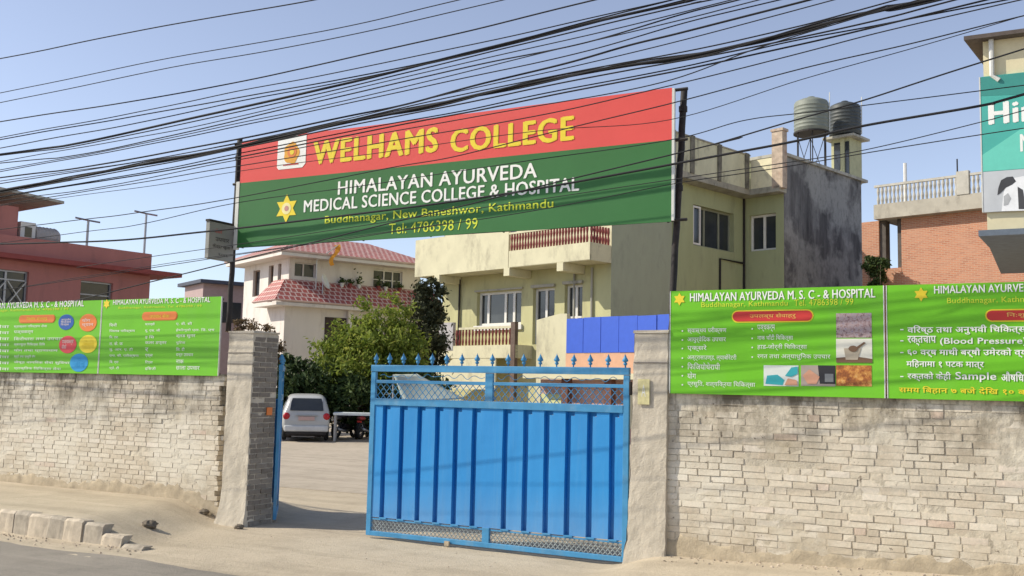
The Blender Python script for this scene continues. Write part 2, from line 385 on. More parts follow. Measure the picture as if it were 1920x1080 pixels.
def shape(name, fr, pts, v, mat, parent, t=0.002):
    mb = MB(); mb.prism(fr, pts, v, v + t); return build(name, mb, mat, parent)
def disc(cu, cz, r, n=24, rz=None): return [(cu + r * math.cos(2 * math.pi * i / n), cz + (rz or r) * math.sin(2 * math.pi * i / n)) for i in range(n)]
def rrect(u0, u1, z0, z1):
    r = (z1 - z0) / 2; o = []
    for i in range(9): a = math.pi / 2 + math.pi * i / 8; o.append((u0 + r + r * math.cos(a), z0 + r + r * math.sin(a)))
    for i in range(9): a = -math.pi / 2 + math.pi * i / 8; o.append((u1 - r + r * math.cos(a), z0 + r + r * math.sin(a)))
    return o
def star(cu, cz, R1, R2, n): return [(cu + (R1 if i % 2 == 0 else R2) * math.sin(math.pi * i / n), cz + (R1 if i % 2 == 0 else R2) * math.cos(math.pi * i / n)) for i in range(2 * n)]
def rect(u0, u1, z0, z1): return [(u0, z0), (u1, z0), (u1, z1), (u0, z1)]

# ================================================================== THE GROUND
def smooth(a, b, x): t = max(0, min(1, (x - a) / (b - a))); return t * t * (3 - 2 * t)
def height(u, v):
    h = G0
    ub_ = -5.72 - .33 * (min(v, 0) + .2)
    drive = smooth(ub_ + .30, ub_ - .80, u)                                   # raised left pavement
    h += drive * .24 * smooth(-2.17, -2.09, v) * (1 if v < 1.2 else smooth(2.2, 1.2, v))
    rise = smooth(-.3, .35, u) * smooth(-1.5, -.05, v) * (1 if v < 1 else smooth(2, 1, v))
    h += rise * (.13 + .035 * max(0, u))
    q = S(u, v, 0); h += .010 * noise.noise(q * 1.7) + .004 * noise.noise(q * 6)
    return h
mb = MB(); nu, nv = 190, 120
u_a, u_b, v_a, v_b = -15.0, 8.0, -2.78, 4.0
for i in range(nu + 1):
    for k in range(nv + 1):
        u, v = u_a + (u_b - u_a) * i / nu, v_a + (v_b - v_a) * k / nv
        e = min(1, min(u - u_a, u_b - u, v_b - v) / .6); h = height(u, v)
        if e < 1: h = h * max(e, 0) + (G0 - .02) * (1 - max(e, 0))
        mb.v.append(tuple(S(u, v, h)))
for i in range(nu):
    for k in range(nv): a = i * (nv + 1) + k; mb.f.append((a, a + nv + 1, a + nv + 2, a + 1))
tag(build("pavement", mb, DUST, None, smooth=True), kind="structure")
mb = MB(); mb.slab(ID, [(-1500, -1500), (1500, -1500), (1500, 2500), (-1500, 2500)], G0 - 1.0, G0 - .03)
tag(build("ground", mb, YARD), kind="structure")
mb = MB(); mb.slab(S, [(-60, -9.5), (40, -9.5)] + [(40 - i * .25, -2.62 + .10 * noise.noise(Vector((i * .21, 3.3, 0))) + .03 * noise.noise(Vector((i * .9, 8, 0)))) for i in range(401)], G0 - .06, G0 + .004)
tag(build("road", mb, ASPH), kind="structure")
mb = MB(); mb.slab(S, [(-11, 4.0), (6, 4.0), (14, 34), (-24, 34)], G0 - .02, G0 - .012)
tag(build("yard", mb, YARD), kind="structure")

# kerb stones along the raised pavement
KERB_A = plain("pale_kerb_stone", (.52, .44, .335), .92, var=.2, scale=9, bmp=.6, dirt=(.3, .25, .19), dirt_amt=.6)
KERB_B = plain("grey_kerb_stone", (.40, .345, .27), .92, var=.25, scale=9, bmp=.6, dirt=(.2, .17, .14), dirt_amt=.6)
u = -8.35; k = 0
kerbs = []
while u < -4.98:
    wd = random.uniform(.28, .34); mb = MB()
    z1 = .130 - smooth(-5.85, -4.95, u) * .21
    c = S(u + wd / 2, -2.08, -.1); cz = random.uniform(-.008, .008); sk = random.uniform(-.012, .012)
    nn = 5
    for a_ in range(nn + 1):                      # chipped, worn face
        for b_ in range(4):
            uu = u + .002 + (wd - .004) * a_ / nn; zz, vv = [(-.17, -2.20), (z1 - .03, -2.185), (z1 + cz, -2.155), (z1 + cz - .012, -2.02)][b_]
            if a_ in (0, nn) and b_ in (1, 2): vv += .009; zz -= .005
            q = Vector((uu * 9, zz * 9, 3.0)); mb.v.append(tuple(S(uu, vv + sk + .012 * noise.noise(q), zz + .010 * noise.noise(q * 1.7))))
    for a_ in range(nn):
        for b_ in range(3): m_ = a_ * 4 + b_; mb.f.append((m_, m_ + 4, m_ + 5, m_ + 1))
    mb.f.append((0, 1, 2, 3)); e_ = nn * 4; mb.f.append((e_ + 3, e_ + 2, e_ + 1, e_))
    kerbs.append((mb, c, KERB_A if k % 2 == 0 else KERB_B, k % 2)); u += wd; k += 1
NK = len(kerbs)
for i, (mb, c, m, dark) in enumerate(kerbs):
    r = NK - i
    pos = ["last", "second", "third", "fourth", "fifth", "sixth", "seventh", "eighth", "ninth", "tenth", "eleventh", "twelfth", "thirteenth"][r - 1]
    o = build("kerb_stone", mb, m)
    tag(o, ("%s %s kerb stone of the left pavement, counted from the driveway end" % (pos, "grey" if dark else "pale dusty")), "kerb", "kerb stones of the left pavement")

# ================================================================== BRICK BOUNDARY WALLS
def brick_wall(name, label, u0, u1, ztop, base, ragged_right, seed):
    rnd = random.Random(seed)
    t = thing(name, label, "wall", S((u0 + u1) / 2, .1, G0))
    core = MB(); core.box(S, u0 + .02, u1 - (.10 if ragged_right else .02), .010, .24, G0 - .1, ztop - .02)
    # lumpy mortar skin in front of the core
    nx, nz = int((u1 - u0) / .045), int((ztop + .2) / .045); b0 = len(core.v)
    for i in range(nx + 1):
        for k in range(nz + 1):
            uu = u0 + (u1 - (.09 if ragged_right else 0) - u0) * i / nx; zz = -.2 + (ztop + .18) * k / nz
            q = Vector((uu * 3, zz * 3, seed)); d = .0038 + .0080 * noise.noise(q * .6) + .005 * noise.noise(q * 5)
            core.v.append(tuple(S(uu, -d * 1.0 + .004, zz)))
    for i in range(nx):
        for k in range(nz): a = b0 + i * (nz + 1) + k; core.f.append((a, a + nz + 1, a + nz + 2, a + 1))
    build("mortar", core, MORTAR, t, recalc=False)
    br = MB(); ch = .0645; z = -.12; row = 0
    while z + .05 < ztop:
        x = u0 - .23 + rnd.uniform(-.02, .02) + (row % 2) * .115
        end = u1 + (rnd.uniform(-.07, .01) if ragged_right else 0)
        while x < end - .03:
            bl = rnd.choice([.222, .225, .228, .225, .222, .225, .225, .108]) if rnd.random() < .94 else rnd.uniform(.09, .18)
            a, b = max(x, u0), min(x + bl, end)
            q = Vector((a * 1.3, z * 1.6, seed + 5.0))
            pr = .0045 + .004 * noise.noise(q) + rnd.uniform(-.003, .003)
            if rnd.random() < .035: pr = -.03
            if rnd.random() < .10 * smooth(ztop - .5, ztop - .1, z): pr = -.045
            if b - a > .04 and z + .03 > base(a):
                jj = .003; zt = z + ch - .0065 + rnd.uniform(-.003, .002); zb = z + rnd.uniform(-.002, .002)
                sag = .012 * noise.noise(Vector((a * .6, row * .05, seed))); r = lambda: rnd.uniform(-jj, jj)
                c = [(a + .004 + r(), -pr + r(), zb + sag + r()), (b - .005 + r(), -pr + r(), zb + sag + r()), (b - .005 + r(), .10, zb + sag), (a + .004 + r(), .10, zb + sag),
                     (a + .004 + r(), -pr + r(), zt + sag + r()), (b - .005 + r(), -pr + r(), zt + sag + r()), (b - .005 + r(), .10, zt + sag), (a + .004 + r(), .10, zt + sag)]
                br.hexa([S(*p) for p in c])
            x += bl + .006
        z += ch; row += 1
    build("brickwork", br, BRICK, t)
    # rough cement plinth at the foot
    pl = MB(); nx = int((u1 - u0) / .05); prof = [(-.035, -.25), (-.032, -.02), (-.024, .04), (-.018, .08), (-.011, .12), (-.004, .15), (.03, .165)]
    for i in range(nx + 1):
        uu = u0 + (u1 - u0) * i / nx
        if ragged_right: uu = min(uu, u1)
        for (vv, zz) in prof:
            q = Vector((uu * 2.2, zz * 6, seed)); zz2 = base(uu) - .02 + zz * (1 + .7 * noise.noise(Vector((uu * 1.1, 1, seed))) + .5 * noise.noise(Vector((uu * 4.5, 4, seed))) + .3 * noise.noise(Vector((uu * 13, 6, seed))))
            pl.v.append(tuple(S(uu, vv + .014 * noise.noise(q * 3) + .008 * noise.noise(q * 9), zz2)))
    m = len(prof)
    for i in range(nx):
        for k in range(m - 1): a = i * m + k; pl.f.append((a, a + m, a + m + 1, a + 1))
    build("plinth", pl, PLINTH, t, smooth=True)
    return t
brick_wall("boundary_wall", "long low limewashed brick wall left of the gate under green boards", -14.5, -5.76, 1.80, lambda u: .125 - .17 * smooth(-6.15, -5.75, u), True, 3)
brick_wall("boundary_wall", "pale crumbling brick wall right of the blue gate under green boards", .34, 6.5, 1.72, lambda u: .01 + .035 * max(0, u), False, 17)

# ================================================================== GATE PILLARS
def pillar(label, u0, u1, v0, v1, z0, z1, flare, bands, seed, lean=0.0):
    t = thing("gate_pillar", label, "pillar", S((u0 + u1) / 2, (v0 + v1) / 2, z0))
    mb = MB(); n = 44
    for face in range(4):
        b = len(mb.v); m = 12
        for i in range(n + 1):
            z = z0 - .1 + (z1 - z0 + .1) * i / n
            e = flare * max(0, 1 - (z - z0) / .5) ** 2 + .006 * noise.noise(Vector((z * 3, face, seed)))
            for k in range(m + 1):
                f = k / m
                P = [(u0 - e, v0 - e), (u1 + e * .3, v0 - e), (u1 + e * .3, v1), (u0 - e, v1)]
                a, c = P[face], P[(face + 1) % 4]
                uu, vv = a[0] + (c[0] - a[0]) * f, a[1] + (c[1] - a[1]) * f
                j = 0 if k in (0, m) else 1
                edge = .012 * noise.noise(Vector((z * 9, (face + (k == m)) % 4 * 3.1, seed)))  # worn corners
                q = Vector((uu * 6, vv * 6, z * 6 + seed)); d = .006 * noise.noise(q) + .004 * noise.noise(q * 3)
                if k in (0, m): uu += edge * (1 if uu < (u0 + u1) / 2 else -1); vv += abs(edge) * .5
                elif face % 2 == 0: vv += d
                else: uu += d
                if k in (0, m) or True: uu -= lean * (z1 - z) / (z1 - z0) * (1 if uu < (u0 + u1) / 2 else .25)
                mb.v.append(tuple(S(uu, vv, z)))
        for i in range(n):
            for k in range(m): a = b + i * (m + 1) + k; mb.f.append((a, a + 1, a + m + 2, a + m + 1))
    mb.box(S, u0 + .004, u1 - .004, v0 + .004, v1 - .004, z1 - .06, z1 - .004)
    build("shaft", mb, PILLAR, t, recalc=False)
    cp = MB(); cp.box(S, u0 - .012, u1 + .012, v0 - .012, v1 + .012, z1, z1 + .03, .006); build("cap", cp, PILLAR, t)
    if bands:
        for z in bands:
            g = MB(); g.box(S, u0 - .004, u1 + .004, v0 - .0075, v0 + .02, z, z + .012, .002); build("groove_strip", g, PILLAR_SIDE, t)
    return t
PLV = -.2
pu0, pz1 = S.at_v(430, 620, PLV); pu1, _ = S.at_v(476, 622, PLV)
pback = S.at_u(522, 640, pu1)[0]
print("LEFT PILLAR", pu0, pu1, pback, pz1)
pl = pillar("worn cement pillar left of the gateway with brick side and crooked black pole", pu0, pu1, PLV, pback, -.13, pz1 - .03, .06, [S.at_v(450, 683, PLV)[1], S.at_v(450, 663 - 1, PLV)[1] - .0], 2.0)
# rough brick courses showing on the passage side of the left pillar
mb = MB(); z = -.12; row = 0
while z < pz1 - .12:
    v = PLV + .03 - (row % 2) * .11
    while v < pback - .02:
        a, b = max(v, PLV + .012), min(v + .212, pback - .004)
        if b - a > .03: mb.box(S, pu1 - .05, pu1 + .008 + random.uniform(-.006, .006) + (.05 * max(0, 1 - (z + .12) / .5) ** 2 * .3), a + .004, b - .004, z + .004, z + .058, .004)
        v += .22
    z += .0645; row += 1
build("brick_side", mb, island("shade_toned_brick", [(0, (.17, .145, .12)), (.5, (.22, .19, .16)), (1, (.28, .245, .205))], .95, .3, 25, .5), pl)  # brick tones darkened to put the passage side's shade into the colour
sv, sz = S.at_u(503, 771, pu1)
mb = MB(); mb.box(S, pu1 + .014, pu1 + .024, sv - .05, sv + .05, sz - .05, sz + .05); o = build("plate", mb, ORANGE_INK, pl); o["label"] = "small orange plate"
RPV = -.065
ru0, rz1 = S.at_v(1190, 620, RPV); ru1, _ = S.at_v(1252, 618, RPV)
pr = pillar("smooth grey cement pillar right of the gate with yellow sticker", ru0 + .0, ru1, RPV, RPV + .38, -.02, rz1 - .03, .03, [rz1 - .34], 9.0, .06)
a = S.at_v(1197, 758, RPV); b = S.at_v(1219, 711, RPV)
mb = MB(); mb.box(S, a[0], b[0], RPV - .019, RPV - .012, a[1], b[1]); o = build("sticker", mb, plain("faded_yellow_paper", (.56, .51, .27), .8, var=.2, scale=20), pr)
text("sticker_mark", "A", S, a[0] + .04, b[0] - .04, a[1] + .08, b[1] - .06, RPV - .0205, PALE, o)

# ================================================================== BLUE GATE
GV = -.035
def gz(x, y): return S.at_v(x, y, GV)
gl, gr_ = gz(692, 850)[0], gz(1179, 850)[0]
Z = dict(bot=gz(690, 1003)[1], rail_b=gz(690, 995)[1], mesh_b=gz(690, 968)[1] , sheet=gz(695, 757)[1], sheet_t=gz(695, 748)[1], mid0=gz(697, 718)[1], mid1=gz(697, 712)[1], top0=gz(697, 696)[1], top1=gz(697, 687)[1])
print("GATE", gl, gr_, Z)
def make_leaf(fr, ua, ub, label, groove_n, has_mid=True):
    t = thing("gate_leaf", label, "gate", fr((ua + ub) / 2, 0, G0))
    W = ub - ua; mid = (ua + ub) / 2 - .03
    def bar(name, u0, u1, z0, z1, v0=-.012, v1=.03, m=BLUE_TRIM):
        b = MB(); b.box(fr, u0, u1, v0, v1, z0, z1); return build(name, b, m, t, bevel=.004)
    bar("stile", ua, ua + .065, Z['bot'], Z['top0'] - .004); bar("stile", ub - .065, ub, Z['bot'], Z['top0'] - .004)
    if has_mid:
        bar("mullion", mid - .05, mid + .05, Z['sheet_t'] + .014, Z['top0'] - .004); bar("mullion", mid - .045, mid + .045, Z['rail_b'], Z['mesh_b'])
    bar("rail", ua + .0, ub, Z['top0'] - .002, Z['top1'] + .018, -.02, .035); bar("rail", ua + .065, ub - .065, Z['mid0'], Z['mid1'], -.006, .02)
    bar("rail", ua + .065, ub - .065, Z['sheet'] - .012, Z['sheet_t'] + .012, -.016, .03); bar("rail", ua + .065, ub - .065, Z['bot'], Z['rail_b'] + .005, -.014, .03)
    # pressed sheet: raised flats, sunk grooves
    sh = MB(); secs = [(ua, mid, groove_n), (mid, ub, groove_n)] if has_mid else [(ua, ub, groove_n)]
    grooves = []
    for (a, b, n) in secs:
        p_ = (b - a - .06) / (n + .35)
        for i in range(n): g0 = a + .05 + p_ * (i + .52); grooves.append((g0, g0 + .066))
    zb, zt = Z['mesh_b'], Z['sheet']
    def strip(z0, z1, gw, steps):
        prof = [(ua + .066, 0)]
        for (a, b) in grooves: prof += [(a, 0), (a + .002, .075), (a + gw - .002, .075), (a + gw, 0)]
        prof.append((ub - .066, 0)); n = len(prof); b0 = len(sh.v)
        for k in range(steps + 1):
            z = z0 + (z1 - z0) * k / steps
            for i, (u, v) in enumerate(prof):
                wv = .003 * noise.noise(Vector((u * 4, z * 3, 1.7))); sh.v.append(tuple(fr(u + wv * (1 if v else .6), v + wv, z)))
        for k in range(steps):
            for i in range(n - 1): a = b0 + k * n + i; sh.f.append((a, a + 1, a + n + 1, a + n))
    strip(zb, zt - .058, .066, 10); strip(zt - .058, zt, .11, 1)
    build("pressed_sheet", sh, BLUE, t)
    led = MB()
    for (a, b) in grooves: led = MB(); led.box(fr, a + .004, b + .035, -.010, .07, zb - .013, zb + .003); build("groove_foot", led, BLUE_TRIM, t)
    fr2 = MB(); fr2.box(fr, ua + .066, ub - .066, .0, .022, Z['mesh_b'] - .03, Z['mesh_b'] - .0145); build("rail", fr2, BLUE_TRIM, t)
    # diamond lattices
    def lattice(a, b, z0, z1, pitch, name, vv=.012, r=.0045, m=BLUE_TRIM):
        l = MB(); x = a - (z1 - z0)
        while x < b:
            for sgn in (1, -1):
                if sgn == 1: p0, p1 = (x, z0), (x + (z1 - z0) * .9, z1)
                else: p0, p1 = (x, z1), (x + (z1 - z0) * .9, z0)
                def clip(p, q):
                    (x0, y0), (x1, y1) = p, q
                    if x1 <= a or x0 >= b: return None
                    if x0 < a: y0 += (y1 - y0) * (a - x0) / (x1 - x0); x0 = a
                    if x1 > b: y1 = y0 + (y1 - y0) * (b - x0) / (x1 - x0); x1 = b
                    return (x0, y0), (x1, y1)
                c = clip(p0, p1)
                if c: l.tube([fr(c[0][0], vv + .004 * sgn, c[0][1]), fr(c[1][0], vv + .004 * sgn, c[1][1])], r, 4)
            x += pitch
        return build(name, l, m, t)
    bays = [(ua + .065, mid - .05), (mid + .05, ub - .065)] if has_mid else [(ua + .065, ub - .065)]
    for (a, b) in bays:
        lattice(a, b, Z['sheet_t'], Z['mid0'], .085, "lattice"); lattice(a, b, Z['rail_b'], Z['mesh_b'] - .03, .055, "lattice", .012, .006, m=plain("dusty_lattice", (.30, .33, .32), .7, var=.2))
        sc = MB(); x = a + .05
        while x < b - .16:                                            # scrolls under the top rail
            zc_ = (Z['mid1'] + Z['top0']) / 2; h = (Z['top0'] - Z['mid1']) / 2
            sc.tube([fr(x + .18 * i / 10, .012, zc_ + h * .55 * math.sin(2 * math.pi * i / 10) * math.sin(x * 5)) for i in range(11)], .0035, 4); x += .18
        build("scrollwork", sc, BLUE_TRIM, t)
    # spear finials
    fm = MB(); fm.lathe((0, 0, 0), [(.008, 0), (.008, .022), (.020, .03), (.022, .045), (.011, .055), (.03, .066), (.033, .078), (.018, .105), (.004, .135), (.0, .15)], 8)
    me = None; nf = 17 if has_mid else 6
    for i in range(nf):
        p = fr(ua + .05 + (W - .1) * i / (nf - 1), .006, Z['top1'] + .017) - t.location
        if me is None: o = build("finial", fm, BLUE_TRIM, t, smooth=True, local=True); me = o.data
        else: o = bpy.data.objects.new("finial", me); COL.objects.link(o); o.parent = t
        o.location = p; o.rotation_euler = (random.uniform(-.05, .05), random.uniform(-.05, .05), 0)
    return t
GF = Fr(S(0, GV, 0), S.ang)
leaf = make_leaf(GF, gl, gr_, "closed blue sheet metal gate leaf with spear finials between the pillars", 6)
pu, pz = gz(841, 1022)
mb = MB(); mb.tube([GF(pu, -.03, Z['bot'] + .02), GF(pu, -.03, G0 - .01)], .016, 8); mb.box(GF, pu - .03, pu + .03, -.05, -.021, Z['bot'] - .02, Z['bot'] + .03); o = build("drop_bolt", mb, PLINTH, leaf)
for z in (Z['bot'] + .12, Z['top1'] - .2): mb = MB(); mb.tube([GF(gr_ - .0, .01, z), GF(gr_ + .06, .06, z)], .02, 8); mb.tube([GF(gr_ + .012, .0, z - .07), GF(gr_ + .012, .0, z + .07)], .018, 8); build("hinge", mb, BLACK, leaf)
OL = Fr(S(pu1 + .03, pback + .05, 0), 101.3)
make_leaf(OL, 0.0, 1.25, "opened blue gate leaf seen edge on behind the left pillar", 5, False)

# ================================================================== POLES AND MAIN BANNER
BV = -.10
def bz(x, y, v=BV): return S.at_v(x, y, v)
def wob(a, b, n, k, seed): return [a.lerp(b, i / n) + Vector((k * noise.noise(Vector((i * .8, seed, 0))), k * noise.noise(Vector((i * .8, seed, 5))), 0)) for i in range(n + 1)]
def pole(label, pts, seed):
    mb = MB(); P = []
    for a, b in zip(pts, pts[1:]): P += wob(a, b, 10, .012, seed)[:-1]
    P.append(pts[-1]); mb.tube(P, .036, 8); t = thing("banner_pole", label, "pole", P[0]); build("shaft", mb, BLACK, t, smooth=True)
    cl = MB()
    for i in (2, 6): cl.tube([P[-i] + Vector((0, 0, -.03)), P[-i] + Vector((0, 0, .03))], .046, 8)
    build("clamp", cl, BLACK, t); return t
a = S.at_v(428, 618, -.04); b = S.at_v(450, 261, -.04)
pole("leaning black pole on the left pillar holding the banner", [S(a[0], -.04, a[1] - .02), S(b[0], -.04, b[1])], 1.0)
a = S.at_v(1256, 740, .06); b = S.at_v(1262, 540, .06); c = S.at_v(1283, 168, .06)
pole("rusty twisted black pole right of the banner beside the right pillar", [S(a[0], .06, -.05), S(a[0], .06, a[1]), S(b[0], .06, b[1]), S(c[0], .06, c[1])], 4.0)

bu0, bz1 = bz(454, 262); bu1, _ = bz(1260, 172)
bz0 = (bz(450, 461)[1] + bz(1255, 420)[1]) / 2; bz1 = (bz(454, 261)[1] + bz(1262, 170)[1]) / 2
bzm = (bz(455, 335)[1] + bz(1258, 272)[1]) / 2
print("BANNER", bu0, bu1, bz0, bzm, bz1)
ban = thing("gate_banner", "wide red and green hospital banner stretched between two black poles over the gate", "banner", S((bu0 + bu1) / 2, BV, bz0))
def sheet(name, z0, z1, m, v, n=60, wave=.012):
    mb = MB(); k = 6
    for i in range(n + 1):
        for q in range(k + 1):
            u = bu0 + (bu1 - bu0) * i / n; z = z0 + (z1 - z0) * q / k
            edge = (1 if z > bz1 - .01 else 0) - (1 if z < bz0 + .01 else 0)
            z += wave * (edge == -1) * noise.noise(Vector((u * .9, 2, 0))) * 1.5 + wave * .6 * (edge == 1) * noise.noise(Vector((u * .8, 7, 0)))
            mb.v.append(tuple(S(u, v, z)))
    for i in range(n):
        for q in range(k): a = i * (k + 1) + q; mb.f.append((a, a + k + 1, a + k + 2, a + 1))
    return build(name, mb, m, ban)
sheet("green_sheet", bz0, bzm, GREEN_VINYL, BV); sheet("red_sheet", bzm, bz1, RED_VINYL, BV)
mb = MB(); mb.box(S, bu0 - .06, bu0 - .003, BV - .006, BV + .045, bz0 - .02, bzm + .02); build("end_strip", mb, PALE, ban)
mb = MB(); mb.box(S, bu1 + .003, bu1 + .03, BV - .006, BV + .03, bz0 + .01, bz1 - .01); build("end_strip", mb, PALE, ban)
mb = MB()
for z in (bz0 + .02, bzm, bz1 - .02): mb.tube([S(bu0 - .15, BV + .035, z), S(bu1 + .16, BV + .035, z)], .018, 6)
for i in range(7): uu = bu0 + .05 + (bu1 - bu0 - .1) * i / 6; mb.tube([S(uu, BV + .055, bz0), S(uu, BV + .055, bz1)], .014, 6)
build("frame", mb, BLACK, ban)
TV = BV - .004
def btext(s, xl, yl0, yl1, xr, yr0, yr1, m, bold, name="lettering", shear=0):
    a = bz(xl, yl0, TV), bz(xl, yl1, TV), bz(xr, yr0, TV), bz(xr, yr1, TV)
    z0 = (a[0][1] + a[2][1]) / 2; z1 = (a[1][1] + a[3][1]) / 2
    return text(name, s, S, a[0][0], a[2][0], z0, z1, TV, m, ban, bold, shear)
btext("WELHAMS", 588, 308, 265, 819, 285, 240, YELLOW_INK, .05)
btext("COLLEGE", 846, 283, 240, 1074, 265, 222, YELLOW_INK, .05)
btext("HIMALAYAN AYURVEDA", 634, 362, 336, 1006, 336, 310, WHITE_INK, .028)
btext("MEDICAL SCIENCE COLLEGE & HOSPITAL", 570, 394, 369, 1085, 362, 340, WHITE_INK, .028)
btext("Buddhanagar, New Baneshwor, Kathmandu", 609, 421, 400, 1037, 397, 379, LIME_INK, .014)
btext("Tel: 4786398 / 99", 729, 438, 417, 895, 430, 411, LIME_INK, .012)
# emblem plate with orange flame-like emblem, and star
e0 = bz(519, 318, TV); e1 = bz(575, 252, TV); eu0, eu1, ez0, ez1 = e0[0], e1[0], e0[1] - .005, e1[1]
pt = [(eu0, ez1), (eu0, ez0 + .03), (eu0 + .03, ez0), (eu1 - .05, ez0), (eu1, ez0 + .05), (eu1, ez1)]
em = shape("emblem_plate", S, pt, BV - .004, WHITE_INK, ban)
cu_, cz_ = (eu0 + eu1) / 2, (ez0 + ez1) / 2 - .01
shape("emblem", S, [(cu_ + .125 * math.cos(a) * (1 + .08 * math.cos(5 * a)), cz_ + .14 * math.sin(a) * (1 + .08 * math.sin(5 * a + 1))) for a in [2 * math.pi * i / 40 for i in range(40)]], BV - .007, plain("amber_ink", (.75, .36, .03), .6), em)
shape("emblem", S, disc(cu_ + .01, cz_ + .015, .075, 20), BV - .010, ORANGE_INK, em)
shape("emblem", S, disc(cu_ + .012, cz_ + .01, .035, 16), BV - .0125, YELLOW_INK, em)
shape("emblem", S, rect(cu_ - .13, cu_ + .12, ez0 + .045, ez0 + .062), BV - .007, REDPILL, em)
s0 = bz(537, 391, TV)
st = shape("star", S, star(s0[0], s0[1], .185, .105, 6), BV - .004, YELLOW_INK, ban)
shape("star_center", S, disc(s0[0], s0[1], .075), BV - .007, plain("pale_yellow_ink", (.80, .72, .35), .6), st)
shape("star_center", S, disc(s0[0] + .005, s0[1], .035), BV - .0095, plain("dull_pink_ink", (.5, .25, .22), .6), st)

# ================================================================== SMALL BOARD HANGING ON THE LEFT POLE
a = S.at_v(441, 425, -.04); b = S.at_v(441, 492, -.04)
zt, zb = a[1], b[1]; pu_ = a[0] - .02
NB = Fr(S(pu_, -.06, 0), S.ang - 90)     # reaches out over the pavement
def nb(x, y): return NB.at_v(x, y, 0)
nb_len = max(.4, nb(389, 440)[0]); print("BOARD", nb_len, zt, zb)
bd = thing("hanging_board", "small grey projecting board fixed to the left banner pole", "sign", NB(0, 0, zb))
NF = Fr(NB(0, 0, 0), S.ang + 90)
mb = MB(); mb.box(NB, .0, nb_len, -.03, .03, zb, zt); build("panel", mb, plain("grey_board", (.27, .27, .25), .7, dirt=(.25, .25, .22)), bd)
mb = MB(); mb.box(NB, -.02, nb_len + .01, -.035, .035, zt + .002, zt + .03); build("top_rail", mb, BLACK, bd)
TB = Fr(NB(nb_len, .033, 0), S.ang + 90)
h_ = zt - zb
for (s, f0, f1, g0, g1, m) in (("औषधि", .2, .5, .72, .84, REDPILL), ("उपचार", .25, .8, .5, .6, BLACK), ("केन्द्र खुला", .15, .85, .3, .42, BLACK), ("९८४१", .4, .75, .1, .18, BLACK)):
    text("lettering", s, TB, nb_len * f0, nb_len * f1, zb + h_ * g0, zb + h_ * g1, 0, m, bd)

# ================================================================== GREEN BOARDS ON THE WALLS
GBV = -.045
TG = GBV - .016
def pz_(x, y): return S.at_v(x, y, GBV - .015)
def green_board(label, u0, u1, z0, z1):
    t = thing("information_board", label, "sign", S((u0 + u1) / 2, GBV, z0), group="green hospital boards on the boundary wall")
    mb = MB(); mb.box(S, u0, u1, GBV - .012, GBV + .006, z0, z1); build("panel", mb, LIME_VINYL, t)
    mb = MB(); mb.box(S, u0 - .008, u0 - .0, GBV - .016, GBV + .008, z0, z1); build("edge_strip", mb, PALE, t); mb = MB(); mb.box(S, u1, u1 + .008, GBV - .016, GBV + .008, z0, z1); build("edge_strip", mb, PALE, t)
    mb = MB(); mb.box(S, u0, u1, GBV + .007, GBV + .035, z0 + .01, z0 + .04); mb.box(S, u0, u1, GBV + .007, GBV + .035, z1 - .05, z1 - .02); build("frame", mb, BLACK, t)
    return t
def gtext(t, s, xl, yb, yt, xr, m, bold=.0, yb2=None, yt2=None):
    """lettering between two pixel columns; heights averaged between the two ends"""
    dz = lambda x, y: pz_(x, y)
    p = dz(xl, yb), dz(xl, yt), dz(xr, yb2 if yb2 is not None else yb), dz(xr, yt2 if yt2 is not None else yt)
    return text("lettering", s, S, p[0][0], p[2][0], (p[0][1] + p[2][1]) / 2, (p[1][1] + p[3][1]) / 2, TG, m, t, bold)
def pill(t, xl, xr, yt, yb, m, rim, s, tm):
    a, b = pz_(xl, yb), pz_(xr, yt); zc = (a[1] + b[1]) / 2; h = abs(pz_((xl + xr) / 2, yt)[1] - pz_((xl + xr) / 2, yb)[1]) / 2
    shape("heading_pill", S, rrect(a[0] - .012, b[0] + .012, zc - h - .012, zc + h + .012), GBV - .0155, rim, t)
    q = shape("heading_pill", S, rrect(a[0], b[0], zc - h, zc + h), GBV - .019, m, t)
    w_ = b[0] - a[0]; text("lettering", s, S, a[0] + w_ * .22, b[0] - w_ * .2, zc - h * .55, zc + h * .6, GBV - .0215, tm, q)
zr0 = (pz_(1256, 738)[1] + pz_(1920, 752)[1]) / 2; zr1 = (pz_(1256, 547)[1] + pz_(1920, 527)[1]) / 2
ur0, ur1 = pz_(1257, 640)[0], pz_(1657, 640)[0]
g1 = green_board("green board beside the right pillar with two columns of white text and small pictures", ur0, ur1, zr0, zr1)
ur2 = pz_(1664, 640)[0]
g2 = green_board("green board with large white bullet lines cut off by the right edge", ur2, ur2 + (ur1 - ur0), zr0, zr1)
gtext(g1, "HIMALAYAN AYURVEDA M. S. C - & HOSPITAL", 1294, 566, 550, 1641, WHITE_INK, .02, 557, 541)
gtext(g1, "Buddhanagar, Kathmandu", 1315, 579, 567, 1477, LIME_INK, .01, 576, 563)
gtext(g1, "Tel. 4786398 / 99", 1489, 574, 562, 1600, LIME_INK, .01, 571, 559)
sc = pz_(1274, 561); shape("star", S, star(sc[0], sc[1], .065, .038, 6), GBV - .0165, YELLOW_INK, g1)
pill(g1, 1374, 1523, 583, 602, REDPILL, YELLOW_INK, "उपलब्ध सेवाहरु", plain("gold_ink", (.75, .45, .1), .6))
left_rows = [("-", "स्वास्थय परीक्षण", 1362, 620), ("-", "आयुर्वेदिक उपचार", 1361, 637), ("-", "एक्सरे", 1325, 653), ("-", "अल्ट्रासाउण्ड, ल्याबोरेटरी", 1381, 671), ("-", "फिजियोथेरापी", 1350, 687), ("-", "योग", 1305, 704), ("-", "प्रसुति, शल्यक्रिया चिकित्सा", 1416, 721)]
